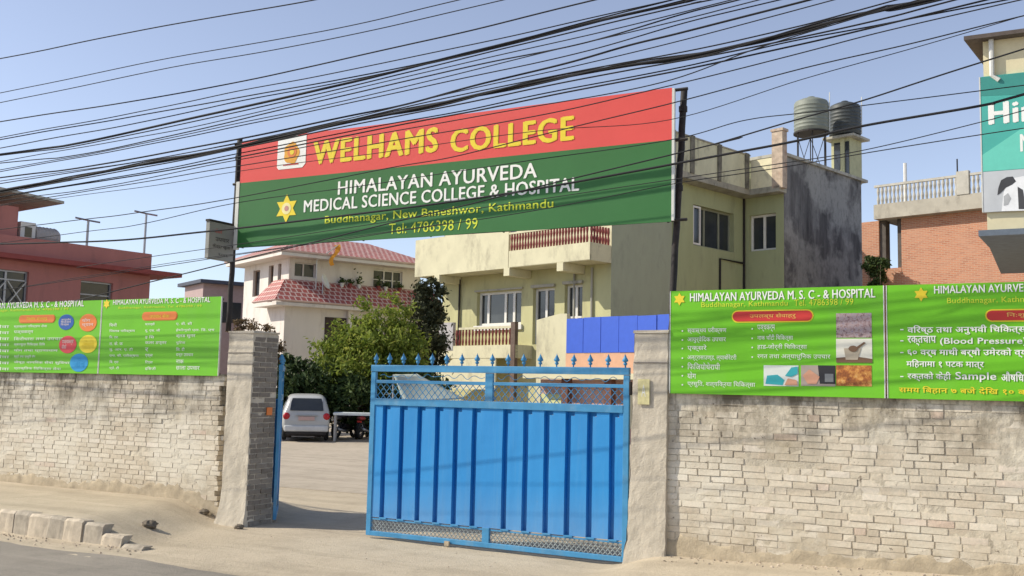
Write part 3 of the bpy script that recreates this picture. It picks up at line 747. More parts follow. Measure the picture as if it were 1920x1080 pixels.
for (d, s, xr, yc) in left_rows:
    gtext(g1, s, 1289, yc + 6, yc - 7, xr, WHITE_INK, .012); gtext(g1, "•", 1278, yc + 2, yc - 1, 1281, WHITE_INK)
for (s, xr, yc) in (("पञ्चकर्म", 1453, 616), ("नाक घाँटी चिकित्सा", 1487, 634), ("हाड-जोर्नी चिकित्सा", 1513, 651), ("रगत तथा अत्याधुनिक उपचार", 1557, 669)):
    gtext(g1, s, 1420, yc + 6, yc - 7, xr, WHITE_INK, .012); gtext(g1, "•", 1409, yc + 2, yc - 1, 1412, WHITE_INK)
def photo(t, x0, x1, y0, y1, m, extra=()):
    a, b = pz_(x0, y1), pz_(x1, y0); zt_ = (pz_(x0, y0)[1] + pz_(x1, y0)[1]) / 2; zb_ = (pz_(x0, y1)[1] + pz_(x1, y1)[1]) / 2
    o = shape("picture", S, rect(a[0], b[0], zb_, zt_), GBV - .0155, m, t); W_, H_ = b[0] - a[0], zt_ - zb_
    for i, (pts, mm) in enumerate(extra):
        shape("picture_detail", S, [(a[0] + W_ * x, zb_ + H_ * y) for x, y in pts], GBV - .0175 - .0022 * i, mm, o)
def blotch(name, stops, scale):
    m, t, b = nodes(name); t.links.new(ramp(t, ntex(t, scale, 4, .7), stops), b.inputs["Base Color"]); b.inputs["Roughness"].default_value = .55; return m
crowd = blotch("crowd_print", [(.32, (.10, .07, .08)), (.45, (.34, .22, .22)), (.55, (.45, .36, .35)), (.68, (.20, .16, .26))], 38)
amber = blotch("massage_print", [(.3, (.09, .025, .01)), (.48, (.36, .11, .02)), (.6, (.62, .28, .06)), (.72, (.75, .5, .2))], 14)
ivory = plain("ivory_print", (.72, .70, .60), .6); brown = plain("brown_print", (.16, .09, .05), .6); skin = plain("skin_print", (.55, .28, .18), .6)
teal = plain("teal_print", (.03, .34, .38), .6); dark = plain("dark_print", (.02, .02, .025), .6); lightp = plain("light_print", (.62, .66, .62), .6)
photo(g1, 1568, 1634, 587, 633, crowd)
photo(g1, 1568, 1635, 635, 680, ivory, [([(0, .0), (1, .0), (1, .16), (.55, .26), (0, .2)], brown), ([(.27, .12), (.6, .12), (.7, .6), (.22, .6)], plain("bowl_print", (.42, .36, .27), .6)), ([(.42, .5), (.78, .86), (.83, .82), (.5, .45)], brown), (disc(.48, .58, .13, 14), brown)])
photo(g1, 1568, 1634, 685, 724, amber)
photo(g1, 1432, 1497, 685, 724, lightp, [([(.05, .1), (.55, .05), (.6, .3), (.4, .55), (.1, .5)], teal), ([(.62, .5), (.8, .9), (.98, .95), (.98, .6), (.8, .45)], teal), ([(.6, .05), (.98, .05), (.95, .3), (.7, .38)], skin)])
photo(g1, 1502, 1566, 685, 724, plain("shadow_print", (.36, .30, .26), .6), [([(.55, .12), (1, .12), (1, 1), (.5, 1)], dark), ([(.05, .5), (.25, .8), (.55, .45), (.45, .1), (.2, .1)], skin), ([(.7, .2), (.95, .2), (.95, .6), (.7, .6)], plain("slate_print", (.16, .17, .18), .6))])
gtext(g2, "HIMALAYAN AYURVEDA M. S. C - & HOSPITAL", 1752, 556, 542, 2130, WHITE_INK, .02, 536, 520)
gtext(g2, "Buddhanagar, Kathmandu", 1776, 573, 560, 1962, LIME_INK, .01, 568, 553)
gtext(g2, "Tel. 4786398 / 99", 1976, 567, 553, 2090, LIME_INK, .01, 562, 548)
sc = pz_(1727, 552); shape("star", S, star(sc[0], sc[1], .065, .038, 6), GBV - .0165, YELLOW_INK, g2)
pill(g2, 1850, 2025, 581, 600, REDPILL, YELLOW_INK, "नि:शुल्क सेवा", plain("gold_ink_2", (.78, .5, .12), .6))
for (s, x0, xr, yc) in (("वरिष्ठ तथा अनुभवी चिकित्सकहरु", 1702, 1962, 618), ("रक्तचाप", 1702, 1755, 639), ("(Blood Pressure) जाँच", 1763, 1975, 639), ("६० वर्ष माथी बर्षौ उमेरको व्यक्ति", 1702, 1960, 661), ("महिनामा १ पटक मात्र", 1700, 1845, 683), ("रक्तको केही", 1702, 1783, 706), ("Sample", 1792, 1868, 707), ("औषधि", 1878, 1920, 706)):
    gtext(g2, s, x0, yc + 9, yc - 9, xr, WHITE_INK, .018)
for yc in (618, 639, 661, 706): gtext(g2, "-", 1688, yc + 1, yc - 1, 1694, WHITE_INK)
gtext(g2, "समय बिहान ७ बजे देखि १० बजे सम्म", 1686, 737, 722, 1990, YELLOW_INK, .018, 747, 730)
# left boards
zl0 = (pz_(0, 700)[1] + pz_(412, 702)[1]) / 2; zl1 = (pz_(0, 572)[1] + pz_(412, 552)[1]) / 2
ul1, ulm = pz_(411, 640)[0], pz_(187, 640)[0]
g3 = green_board("green board of small white text columns beside the left pillar", ulm + .012, ul1, zl0, zl1)
g4 = green_board("green board with five coloured discs cut off by the left edge", ulm - (ul1 - ulm) * 1.02, ulm - .012, zl0, zl1)
sc = pz_(200, 570); shape("star", S, star(sc[0], sc[1], .07, .04, 6), GBV - .0165, YELLOW_INK, g3)
gtext(g3, "HIMALAYAN AYURVEDA M. S. C - & HOSPITAL", 212, 572, 563, 394, WHITE_INK, .02, 566, 556)
gtext(g3, "Buddhanagar, Kathmandu. Tel. 4786398 / 99", 222, 581, 576, 378, LIME_INK, .01, 576, 570)
pill(g3, 267, 332, 586, 599, ORANGE_INK, ORANGE_INK, "उपचार सेवा", YELLOW_INK)
cols = [("चिनी", "पिसाब परीक्षण", "कि. एफ.", "रा. के. फ", "यु. आर. ए. टी", "एच. बी. परीक्षण", "बि. एस", "प्रो. टी"),
        ("क्याल्सी", "यु. एस. जी", "इ सि", "कलर डप्लर", "र", "एक्स", "टिएस", "इसिजी"),
        ("ए. बी. सी", "हेमोग्लो एल. डि. एच", "ब्लड सुगर", "युरिया", "सि. टी", "दन्त उपचार", "नाक", "छाला उपचार")]
for ci, (x0, ws) in enumerate(((205, (14, 48, 17, 25, 44, 55, 17, 18)), (272, (18, 28, 17, 40, 6, 14, 14, 20)), (330, (30, 72, 36, 17, 16, 32, 14, 44)))):
    for ri in range(8):
        yc = 609 + ri * 11.6 - ci * 1.0 + (ri * .25 if ci else 0); gtext(g3, cols[ci][ri], x0, yc + 3.4, yc - 3.4, x0 + ws[ri], WHITE_INK, .01)
gtext(g4, "HIMALAYAN AYURVEDA M. S. C - & HOSPITAL", -40, 578, 567, 157, WHITE_INK, .03, 576, 565)
gtext(g4, "Buddhanagar, Kathmandu. Tel. 4786398 / 99", -28, 586, 580, 128, LIME_INK, .01, 583, 577)
pill(g4, 36, 103, 592, 604, ORANGE_INK, ORANGE_INK, "विशेष सेवाहरु", YELLOW_INK)
for (x, y, r, m, s) in ((124, 604, 14.5, DKBLUE, "आयुर्वेद\nविज्ञान\nशिक्षा"), (165, 605, 16.5, ORANGE_INK, "योग\nध्यान"), (127, 646, 16.5, PINKRED, "पञ्चकर्म\nसेवा"), (165, 645, 17, YELLOW_INK, "औषधि"), (148, 680, 17, SKYBLUE, "जाँच")):
    c = pz_(x, y); e = pz_(x + r, y); rr = (e[0] - c[0]); top = pz_(x, y - r)[1] - c[1]
    o = shape("coloured_disc", S, disc(c[0], c[1], rr, 28, top), GBV - .0165, m, g4)
    text("lettering", s, S, c[0] - rr * .65, c[0] + rr * .65, c[1] - top * .5, c[1] + top * .5, GBV - .0195, plain("pale_ink", (.75, .65, .6), .6) if m not in (YELLOW_INK, SKYBLUE) else m, o)
rows = ["स्वास्थय परिक्षण सेवा", "पञ्चकर्म", "शिरोधारा तथा उपचार", "क्षारसुत्र चिकित्सा विधि", "योग तथा प्राणायाम", "स्त्री तथा प्रसुति रोग", "जेष्ठ नागरिक सेवा सुविधा", "प्राकृतिक चिकित्सा सेवा"]
for i, (s, wv) in enumerate(zip(rows, (62, 36, 92, 58, 82, 40, 104, 88))):
    yc = 612 + i * 11.3; gtext(g4, s, 26, yc + 3.4, yc - 3.4, 26 + wv, WHITE_INK, .01); gtext(g4, "सेवा", -8, yc + 3.2, yc - 3.4, 17, WHITE_INK, .01)

# ================================================================== WINDOWS AND OTHER BUILDING PARTS
def window(fr, parent, h, v, t=.12, bars=(), hbars=(), m=None, fw=.06, name="window"):
    """frame set back in an opening h=(u0,u1,z0,z1), with glass as its child"""
    m = m or WHITE; u0, u1, z0, z1 = h; a, b = v + t - .07, v + t - .015; mb = MB()
    mb.box(fr, u0, u0 + fw, a, b, z0, z1); mb.box(fr, u1 - fw, u1, a, b, z0, z1); mb.box(fr, u0 + fw, u1 - fw, a, b, z0, z0 + fw); mb.box(fr, u0 + fw, u1 - fw, a, b, z1 - fw, z1)
    for f in bars: c = u0 + (u1 - u0) * f; mb.box(fr, c - fw * .6, c + fw * .6, a + .004, b, z0 + fw, z1 - fw)
    for f in hbars: c = z0 + (z1 - z0) * f; mb.box(fr, u0 + fw, u1 - fw, a + .008, b, c - fw * .4, c + fw * .4)
    o = build(name, mb, m, parent)
    g = MB(); g.box(fr, u0 + .004, u1 - .004, v + t - .012, v + t + .06, z0 + .004, z1 - .004); build("pane", g, GLASS, o)
    return o
def balusters(fr, u0, u1, v, z0, z1, n, w_=.05, d=.05):
    mb = MB()
    for i in range(n):
        c = u0 + (u1 - u0) * (i + .5) / n
        mb.lathe(fr(c, v, z0), [(w_ * .5, 0), (w_ * .75, (z1 - z0) * .25), (w_ * .4, (z1 - z0) * .5), (w_ * .75, (z1 - z0) * .75), (w_ * .5, z1 - z0)], 6)
    return mb

# ================================================================== YELLOW BUILDING
yb = thing("apartment_building", "pale yellow and green flat roofed building with balconies behind the blue gate", "building", YB(-4, 5, G0))
win1 = (-7.82, -5.0, 4.43, 5.93); door1 = (-4.3, -3.05, 3.55, 5.93); door2 = (-2.48, -1.5, 3.55, 5.98)
mb = MB(); mb.wall(YB, -10.2, 0, G0, 6.75, 0, [win1, door1, door2], .25)
mb.poly([YB(-10.2, 0, G0), YB(-10.2, 9, G0), YB(-10.2, 9, 12.9), YB(-10.2, 0, 12.9)])
build("wall", mb, YELLOW, yb, recalc=False)
mb = MB(); mb.wall(YB, -10.2, 0, 6.75, 12.9, .02, [(-7, -5.4, 8.4, 10.4)], .25); build("wall", mb, CREAM, yb, recalc=False)
window(YB, yb, (-7, -5.4, 8.4, 10.4), .02, .25, (.5,), name="window")
window(YB, yb, win1, 0, .25, (.2, .59, .78), (), fw=.11)
mb = MB(); mb.box(YB, win1[0] - .1, win1[1] + .1, -.1, .1, win1[2] - .22, win1[2] - .002); build("sill", mb, WHITE, yb)
window(YB, yb, door1, 0, .25, (.5,), (), fw=.10, name="door"); window(YB, yb, door2, 0, .25, (.52,), (.45,), fw=.10, name="door")
mb = MB(); mb.box(YB, door1[0] - .05, door1[1] + .05, -.12, -.002, door1[3] + .02, door1[3] + .14); mb.box(YB, door2[0] - .05, door2[1] + .05, -.12, -.002, door2[3] + .02, door2[3] + .14); mb.box(YB, win1[0] - .1, win1[1] + .1, -.1, -.002, win1[3] + .03, win1[3] + .1); build("lintel", mb, STAIN_CEM, yb)
YS = YB.side(0)                                                  # shaded long side; its u = depth, its v = -u
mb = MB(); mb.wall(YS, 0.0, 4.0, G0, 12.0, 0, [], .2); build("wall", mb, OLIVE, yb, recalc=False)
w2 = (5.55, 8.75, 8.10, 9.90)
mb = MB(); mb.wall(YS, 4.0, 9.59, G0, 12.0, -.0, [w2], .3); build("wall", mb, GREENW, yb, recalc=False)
mb = MB(); mb.box(YS, 4.02, 5.1, -.06, -.002, G0, 11.3); build("pilaster", mb, GREENW, yb)
o = window(YS, yb, w2, 0, .3, (.36, .72), (), m=plain('dull_green_frame', (.26, .27, .2), .7), fw=.08)
sh = MB(); sh.box(YS, w2[0] + .02, w2[0] + .62, .04, .09, w2[2] + .04, w2[2] + .12); sh.box(YS, w2[0] + .02, w2[0] + .62, .04, .09, w2[3] - .12, w2[3] - .04); sh.box(YS, w2[0] + .02, w2[0] + .11, .04, .09, w2[2] + .12, w2[3] - .12); sh.box(YS, w2[0] + .53, w2[0] + .62, .04, .09, w2[2] + .12, w2[3] - .12); build("casement", sh, WHITE, o)
Y2 = Fr(YB(0, 9.59, 0), YB.ang)
w3 = (.28, 1.67, 8.22, 9.9)
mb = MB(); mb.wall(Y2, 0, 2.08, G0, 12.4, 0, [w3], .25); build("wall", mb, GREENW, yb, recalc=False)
window(Y2, yb, w3, 0, .25, (.5,), (), fw=.10)
YG = YB.side(2.08)
gw_top = YB.at_u(1470, 292, 2.08)[1]; gw_end = 17.1
mb = MB(); mb.wall(YG, 9.59, gw_end, G0, gw_top, 0, [], .2); mb.poly([YB(2.08, gw_end, G0), YB(-4, gw_end, G0), YB(-4, gw_end, gw_top), YB(2.08, gw_end, gw_top)]); build("party_wall", mb, WEATHER, yb, recalc=False)
# drain pipes on the shaded side
mb = MB()
p1, p2 = YB.at_u(1350, 485, .05), YB.at_u(1394, 492, .05)
mb.tube([YB(.06, p1[0], 3), YB(.06, p1[0], p1[1]), YB(.06, p2[0], p1[1] - .02)], .05, 6); build("drain_pipe", mb, BLACK, yb); mb = MB(); mb.tube([YB(.06, 9.5, 3), YB(.06, 9.5, 11.2)], .05, 6); build("drain_pipe", mb, BLACK, yb)
for uu, mm in ((-8.95, BLACK), (-.95, STAIN_CEM), (-1.9, STAIN_CEM)): mb = MB(); mb.tube([YB(uu, -.07, 3.4), YB(uu, -.07, 6.6)], .05, 6); build("drain_pipe", mb, mm, yb)
# roof slab, overhang and parapet with posts
OV = .75
vt = YB.at_u(1406, 300, OV)[0]
sz0 = YB.at_u(1330, 345, OV)[1]; pz0, pz1_ = sz0 + .26, YB.at_u(1330, 269, OV)[1]
print("PARAPET", sz0, pz0, pz1_, vt)
SLAB = plain("soot_stained_slab", (.33, .31, .25), .92, var=.25, scale=1.6, dirt=(.07, .065, .055), dirt_amt=.85, stretch=(1, 1, .5), bmp=.3)
mb = MB(); mb.slab(YB, [(-10.2, -.3), (OV, -.3), (OV, vt), (2.25, vt), (2.25, 9.55), (-10.2, 9.55)], sz0, pz0); mb.slab(YB, [(-9.9, 9.6), (2.03, 9.6), (2.03, gw_end - .1), (-9.9, gw_end - .1)], sz0, pz0); build("roof", mb, SLAB, yb)
PARA = plain("stained_yellow_parapet", (.56, .54, .38), .9, var=.12, scale=1.3, dirt=(.12, .11, .085), dirt_amt=.8, stretch=(1, 1, .45), bmp=.3)
mb = MB(); mb.box(YB, OV - .14, OV, -.3, vt, pz0 + .002, pz1_); build("parapet", mb, PARA, yb)
mb = MB(); mb.box(YB, OV - .17, OV + .03, -.33, vt + .02, pz1_ + .002, pz1_ + .07); build("coping", mb, SLAB, yb)
POSTM = plain("black_stained_post", (.16, .15, .12), .95, var=.5, scale=2.5)
for q in (.6, 3.0, 4.35, 6.4, vt - .3): mb = MB(); mb.box(YB, OV - .18, OV + .05, q - .12, q + .16, pz0 - .02, pz1_ + .1, .02); build("parapet_post", mb, POSTM, yb)
ppz = YB.at_v(1425, 299, vt)
mb = MB(); mb.box(YB, OV + .02, 2.0, vt + .01, vt + .13, pz0 + .004, ppz[1]); build("parapet", mb, plain("patchy_cream_parapet", (.70, .64, .44), .88, var=.12, scale=2, dirt=(.22, .19, .14), dirt_amt=.6), yb)
px0, px1 = YB.at_v(1447, 300, vt)[0], YB.at_v(1467, 300, vt)[0]; pt_ = YB.at_v(1456, 246, vt)[1]
mb = MB(); mb.box(YB, px0, px1, vt, vt + .4, pz0 - .1, pt_); mb.box(YB, px0 - .04, px1 + .05, vt - .04, vt + .45, pt_ + .002, pt_ + .12); build("chimney", mb, plain("brick_and_plaster_stack", (.45, .36, .28), .9, var=.3, scale=3.5, dirt=(.36, .14, .08), dirt_amt=.7), yb)
mb = MB(); mb.slab(YB, [(-2, 9.5), (2.2, 9.5), (2.2, gw_end + .5), (-2, gw_end + .5)], gw_top + .003, gw_top + .14); build("coping", mb, STAIN_CEM, yb)
# balcony band, slab and red balustrade
BVV = -1.3
mb = MB(); mb.slab(YB, [(-10.7, BVV), (0, BVV), (0, -.004), (-10.7, -.004)], 6.72, 6.95); build("balcony_slab", mb, CREAM, yb)
mb = MB(); mb.box(YB, -10.7, -4.52, BVV - .02, BVV + .1, 6.70, 8.42); mb.box(YB, -10.72, -10.6, BVV + .1, -.01, 6.71, 8.42); build("balcony_parapet", mb, CREAM, yb)
mb = MB(); mb.box(YB, -4.5, 0.0, BVV - .01, BVV + .09, 6.74, 7.42); mb.box(YB, -.12, -.004, BVV + .1, -.01, 6.74, 7.42); mb.box(YB, -4.5, .0, BVV - .02, BVV + .08, 8.12, 8.2); build("balcony_kerb", mb, CREAM, yb)
mb = balusters(YB, -4.45, -.1, BVV + .03, 7.425, 8.12, 27, .075)
for i in range(7): q = BVV + .15 + i * .17; mb.lathe(YB(-.06, q, 7.425), [(.045, 0), (.06, .2), (.035, .35), (.06, .5), (.045, .69)], 6)
build("balustrade", mb, RUST_RED, yb)
for uu in (-9.1, -4.6, -1.55): mb = MB(); mb.box(YB, uu - .17, uu + .17, BVV - .03, -.01, 6.38, 6.715); build("beam_end", mb, CREAM, yb)
# first floor balcony
mb = MB(); mb.slab(YB, [(-10.25, -1.0), (-4.3, -1.0), (-4.3, -.004), (-10.25, -.004)], 2.95, 3.5); build("balcony_slab", mb, CREAM, yb)
mb = balusters(YB, -10.2, -9.25, -.93, 3.502, 4.2, 5, .07); mb2 = balusters(YB, -8.2, -4.6, -.93, 3.502, 4.2, 17, .07)
build("balustrade", mb, RUST_RED, yb); build("balustrade", mb2, RUST_RED, yb)
mb = MB(); mb.box(YB, -10.22, -9.2, -.99, -.87, 4.202, 4.3); mb.box(YB, -7.9, -4.35, -.99, -.87, 4.202, 4.3); build("handrail", mb, CREAM, yb)
mb = MB(); mb.box(YB, -9.2, -8.25, -1.02, -.86, 3.3, 4.55); build("balcony_screen", mb, plain("grey_sheet", (.40, .38, .38), .6), yb)
mb = MB(); mb.box(YB, -4.55, -4.3, -1.05, -.86, 1.2, 4.45); build("balcony_post", mb, plain('rusty_brown_post', (.13, .09, .07), .8, var=.3), yb)
mb = MB(); mb.prism(YB, [(-9.6, 2.2), (-8.2, 2.95), (-5.5, 2.95), (-5.5, 1.6), (-9.6, 1.6)], -.98, -.9); build("stair_side", mb, CREAM, yb)
# stair wall in front
sv_ = -2.2; q = [YB.at_v(x, y, sv_) for x, y in ((1006, 600), (1050, 588), (1063, 588), (1063, 720), (1006, 720))]
mb = MB(); mb.prism(YB, [q[0], q[1], q[2], (q[3][0], G0), (q[4][0], G0)], sv_, sv_ + .18); build("stair_wall", mb, CREAM, yb)
# roof tower under the tanks
TD = 51.5
def at48(x, y): return at_y(x, y, TD)
tp = at48(1588, 285); TF = Fr((tp.x, tp.y), YB.ang)
ztw0, ztw1 = gw_top + .14, at48(1590, 262).z
mb = MB(); mb.box(TF, -.66, .36, -.4, .9, ztw0, ztw1); mb.box(TF, -.12, .1, -.48, -.402, ztw0, ztw1); build("roof_tower", mb, plain("tower_plaster", (.47, .46, .28), .9, var=.1, dirt=(.2, .2, .13)), yb)
mb = MB(); mb.box(TF, -1.0, .72, -.7, 1.1, ztw1 + .002, ztw1 + .12); build("tower_slab", mb, STAIN_CEM, yb)
mb = MB(); mb.box(TF, -.5, -.16, -.43, -.405, ztw0 + .3, ztw1 - .2); mb.box(TF, .12, .33, -.43, -.405, ztw0 + .3, ztw1 - .2); build("tower_window", mb, GLASS, yb)

def tank(label, m, x0, x1, yt, ybm, Y):
    a, b = at_y(x0, ybm, Y), at_y(x1, ybm, Y); c = (a + b) / 2; r = (b - a).length / 2; h = at_y((x0 + x1) / 2, yt, Y).z - c.z
    t = thing("water_tank", label, "water tank", c, group="roof water tanks")
    prof = [(r * .97, 0), (r, .03)]
    for i in range(1, 8): z = h * .82 * i / 8; prof += [(r, z - .03), (r * 1.018, z - .015), (r * 1.018, z + .015), (r, z + .03)]
    prof += [(r, h * .82), (r * .93, h * .88), (r * .6, h * .95), (r * .24, h * .97)]
    mb = MB(); mb.lathe(c, prof, 28); build("shell", mb, m, t, smooth=True)
    mb = MB(); mb.lathe(c + Vector((0, 0, h * .97)), [(r * .26, 0), (r * .28, .06), (r * .2, .11), (.05, .13)], 16); build("lid", mb, m, t)
    mb = MB(); mb.tube([c + Vector((r * .9, -r * .55, 0)), c + Vector((r * .92, -r * .57, h * 1.1))], .025, 6); build("pipe", mb, PALE, t)
    return c, r
c1, r1 = tank("weathered grey green plastic water tank, the left of two on the roof", plain("grey_green_tank", (.20, .215, .18), .6, var=.1, dirt=(.15, .17, .14)), 1490, 1553, 184, 249, 50.5)
c2, r2 = tank("near black plastic water tank, the right of two on the roof", plain("black_tank", (.055, .062, .062), .55, var=.2, dirt=(.10, .11, .11), dirt_amt=.6), 1556, 1613, 192, 255, 51.6)
st = thing("tank_stand", "rusty angle iron stand under the grey green water tank", "stand", (c1.x, c1.y, gw_top))
mb = MB()
for i in range(6):
    a = math.pi * i / 3 + .3; p = Vector((math.cos(a) * r1 * .9, math.sin(a) * r1 * .9, 0)); mb.tube([Vector((c1.x, c1.y, gw_top + .1)) + p, c1 + p], .03, 5)
    a2 = a + math.pi / 3; p2 = Vector((math.cos(a2) * r1 * .9, math.sin(a2) * r1 * .9, 0)); mb.tube([Vector((c1.x, c1.y, gw_top + .2)) + p, c1 + p2 - Vector((0, 0, .1))], .018, 4)
mb.lathe(c1 + Vector((0, 0, -.08)), [(r1 * 1.05, 0), (r1 * 1.05, .075)], 20)
build("frame", mb, BLACK, st)

# ================================================================== BRICK HOUSE BEHIND THE SIGNS
BVH = 11.2
ub = lambda x, y=450, v=BVH: YB.at_v(x, y, v)[0]
bh = thing("brick_house", "unplastered red brick house with railed roof terrace at the right", "building", YB(ub(1760), BVH + 3, G0))
z10, z11, z12 = YB.at_v(1760, 402, BVH)[1], YB.at_v(1760, 370, BVH - .45)[1], YB.at_v(1760, 332, BVH - .45)[1]
uL, uR, uP0, uP1 = ub(1690), ub(1690) + 6.6, ub(1616), ub(1648)
mb = MB(); mb.box(YB, uL, uR, BVH, BVH + 6, G0, z10); o = build("wall", mb, REDBRICK, bh); planar_uv(o, YB)
mb = MB(); mb.box(YB, uP0, uP1, BVH, BVH + .45, G0, z10); o = build("wall", mb, REDBRICK, bh); planar_uv(o, YB)
uS = ub(1638, 385, BVH - .45)
mb = MB(); mb.slab(YB, [(uS, BVH - .45), (uR + .3, BVH - .45), (uR + .3, BVH + 6.2), (uS, BVH + 6.2)], z10 + .002, z11); build("terrace_slab", mb, plain("mouldy_slab", (.42, .39, .33), .92, var=.15, scale=1.6, dirt=(.14, .12, .10), dirt_amt=.85, bmp=.3), bh)
RAILW = plain("dirty_white_rail", (.47, .45, .40), .9, var=.15, scale=3, dirt=(.2, .18, .15), dirt_amt=.6)
mb = balusters(YB, uS + .1, uR + .2, BVH - .38, z11 + .002, z12 - .10, 44, .09); build("balustrade", mb, RAILW, bh)
mb = MB(); mb.box(YB, uS + .02, uR + .28, BVH - .44, BVH - .31, z12 - .098, z12); build("handrail", mb, RAILW, bh)
uu = ub(1806, 350, BVH - .4); mb = MB(); mb.box(YB, uu - .25, uu + .25, BVH - .48, BVH - .28, z11 + .004, z12 + .12); build("railing_post", mb, RAILW, bh)
uu = ub(1697, 320, BVH + 2); mb = MB(); mb.tube([YB(uu, BVH + 2, z11), YB(uu, BVH + 2, YB.at_v(1697, 306, BVH + 2)[1])], .08, 8); build("roof_pipe", mb, WHITE, bh)
uu = ub(1795, 320, BVH + 2); mb = MB(); mb.tube([YB(uu, BVH + 2, z11), YB(uu, BVH + 2, YB.at_v(1795, 298, BVH + 2)[1])], .03, 6); build("roof_pipe", mb, BLACK, bh)
DKP = plain("dark_post", (.10, .085, .075), .9, var=.3)
mb = MB(); mb.box(YB, ub(1681), ub(1689), BVH + .1, BVH + .3, G0, z10); build("porch_post", mb, DKP, bh); mb = MB(); mb.box(YB, uP1 + .003, ub(1659), BVH + .1, BVH + .5, G0, z10); build("porch_post", mb, DKP, bh)
mb = MB(); mb.box(YB, uP1 + .003, uL - .003, BVH - .02, BVH + .08, G0, YB.at_v(1670, 503, BVH)[1]); o = build("porch_wall", mb, REDBRICK, bh); planar_uv(o, YB)

# ================================================================== RIGHT BUILDING WITH TEAL SIGN
rb = thing("corner_building", "cream building at the right edge with jutting dark roof", "building", RB(2, 3, G0))
zr = RB.at_v(1862, 76, 0)[1]
za = RB.at_v(1850, 436, 0)[1]
CRW = plain("cream_wall", (.66, .59, .39), .85, var=.05, dirt=(.5, .44, .32))
mb = MB(); mb.box(RB, 0, 6, 0, 9, za, zr); mb.box(RB, 1.9, 6, 2.6, 9, G0, za - .17); build("wall", mb, CRW, rb)
tipu = RB.at_v(1807, 71, -.35); vb = RB.at_u(1848, 140, 0)[0]; print("SOFFIT", tipu, vb)
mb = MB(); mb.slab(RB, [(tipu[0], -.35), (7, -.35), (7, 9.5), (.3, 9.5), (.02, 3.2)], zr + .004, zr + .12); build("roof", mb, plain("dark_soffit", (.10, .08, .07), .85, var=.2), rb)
mb = MB(); mb.tube([RB(.22, -.1, zr), RB(.22, -.1, zr - 1.05), RB(.40, -.1, zr - 1.2)], .07, 8); build("drain_pipe", mb, PALE, rb)
mb = MB(); mb.slab(RB, [(-.2, -.5), (6.2, -.5), (6.2, 9), (-.05, 9), (-.05, 2.0)], za - .165, za - .003); build("canopy", mb, plain("blue_grey_canopy", (.13, .16, .20), .8, var=.15), rb)
ts = thing("teal_signboard", "teal wall sign with big white letters and a photo strip on the cream building", "sign", RB(2, -.06, 7))
zt2, zm2, zb2 = RB.at_v(1852, 143, -.1)[1], RB.at_v(1847, 322, -.1)[1], RB.at_v(1846, 398, -.1)[1]
TEAL = plain("teal_vinyl", (.07, .40, .34), .5, var=.05); TEAL2 = plain("mint_vinyl", (.14, .56, .45), .5, var=.05)
mb = MB(); mb.box(RB, -.08, 5, -.1, -.01, zm2, zt2); build("panel", mb, TEAL, ts)
mb = MB(); mb.box(RB, -.08, 5, -.1, -.01, zb2, zm2 - .003); pn = build("picture", mb, plain("grey_print", (.50, .52, .54), .55, var=.1, scale=1.5), ts)
mb = MB(); mb.box(RB, -.115, -.083, -.11, -.0, zb2, zt2); build("edge_strip", mb, PALE, ts)
dq = [RB.at_v(x, y, -.1) for x, y in ((1848, 290), (1920, 238), (1990, 190))]
shape("mint_facet", RB, [(-.07, zm2 + .01), (4.9, zm2 + .01), (4.9, dq[2][1] + 1.0), (dq[1][0], dq[1][1]), (-.07, dq[0][1])], -.104, TEAL2, ts)
shape("dark_top_band", RB, [(-.07, zt2 - .55), (-.07, zt2 - .01), (4.9, zt2 - .01), (4.9, zt2 - 1.2), (2.0, zt2 - .75), (.9, zt2 - .62)], -.104, plain("darker_teal", (.045, .26, .225), .5, var=.05), ts)  # darker teal along the panel top, reaching lower towards the right
hh = [RB.at_v(x, y, -.1) for x, y in ((1856, 233), (1856, 194), (1885, 228))]
text("lettering", "Him", RB, hh[0][0], hh[0][0] + 1.35, hh[0][1], hh[1][1], -.108, WHITE_INK, ts, .055)
nn = [RB.at_v(x, y, -.1) for x, y in ((1914, 284), (1914, 252))]
text("lettering", "N", RB, nn[0][0], nn[0][0] + .3, nn[0][1], nn[1][1], -.108, WHITE_INK, ts, .02)
pp = lambda x, y: RB.at_v(x, y, -.1)
shape("picture_detail", RB, [pp(x, y) for x, y in ((1878, 396), (1882, 360), (1890, 342), (1899, 334), (1920, 330), (1950, 330), (1950, 394))], -.104, plain("pale_print", (.78, .79, .80), .55), pn)
shape("picture_detail", RB, [pp(x, y) for x, y in ((1872, 352), (1877, 338), (1888, 332), (1899, 331), (1905, 340), (1898, 346), (1886, 352), (1876, 362), (1870, 366))], -.108, plain("black_print", (.05, .05, .055), .55), pn)
shape("picture_detail", RB, [pp(x, y) for x, y in ((1882, 368), (1890, 362), (1896, 372), (1890, 384), (1882, 386))], -.108, plain("mid_grey_print", (.40, .41, .42), .55), pn)
shape("picture_detail", RB, [pp(x, y) for x, y in ((1908, 350), (1918, 356), (1924, 392), (1910, 392))], -.108, plain("black_print_2", (.06, .06, .065), .55), pn)

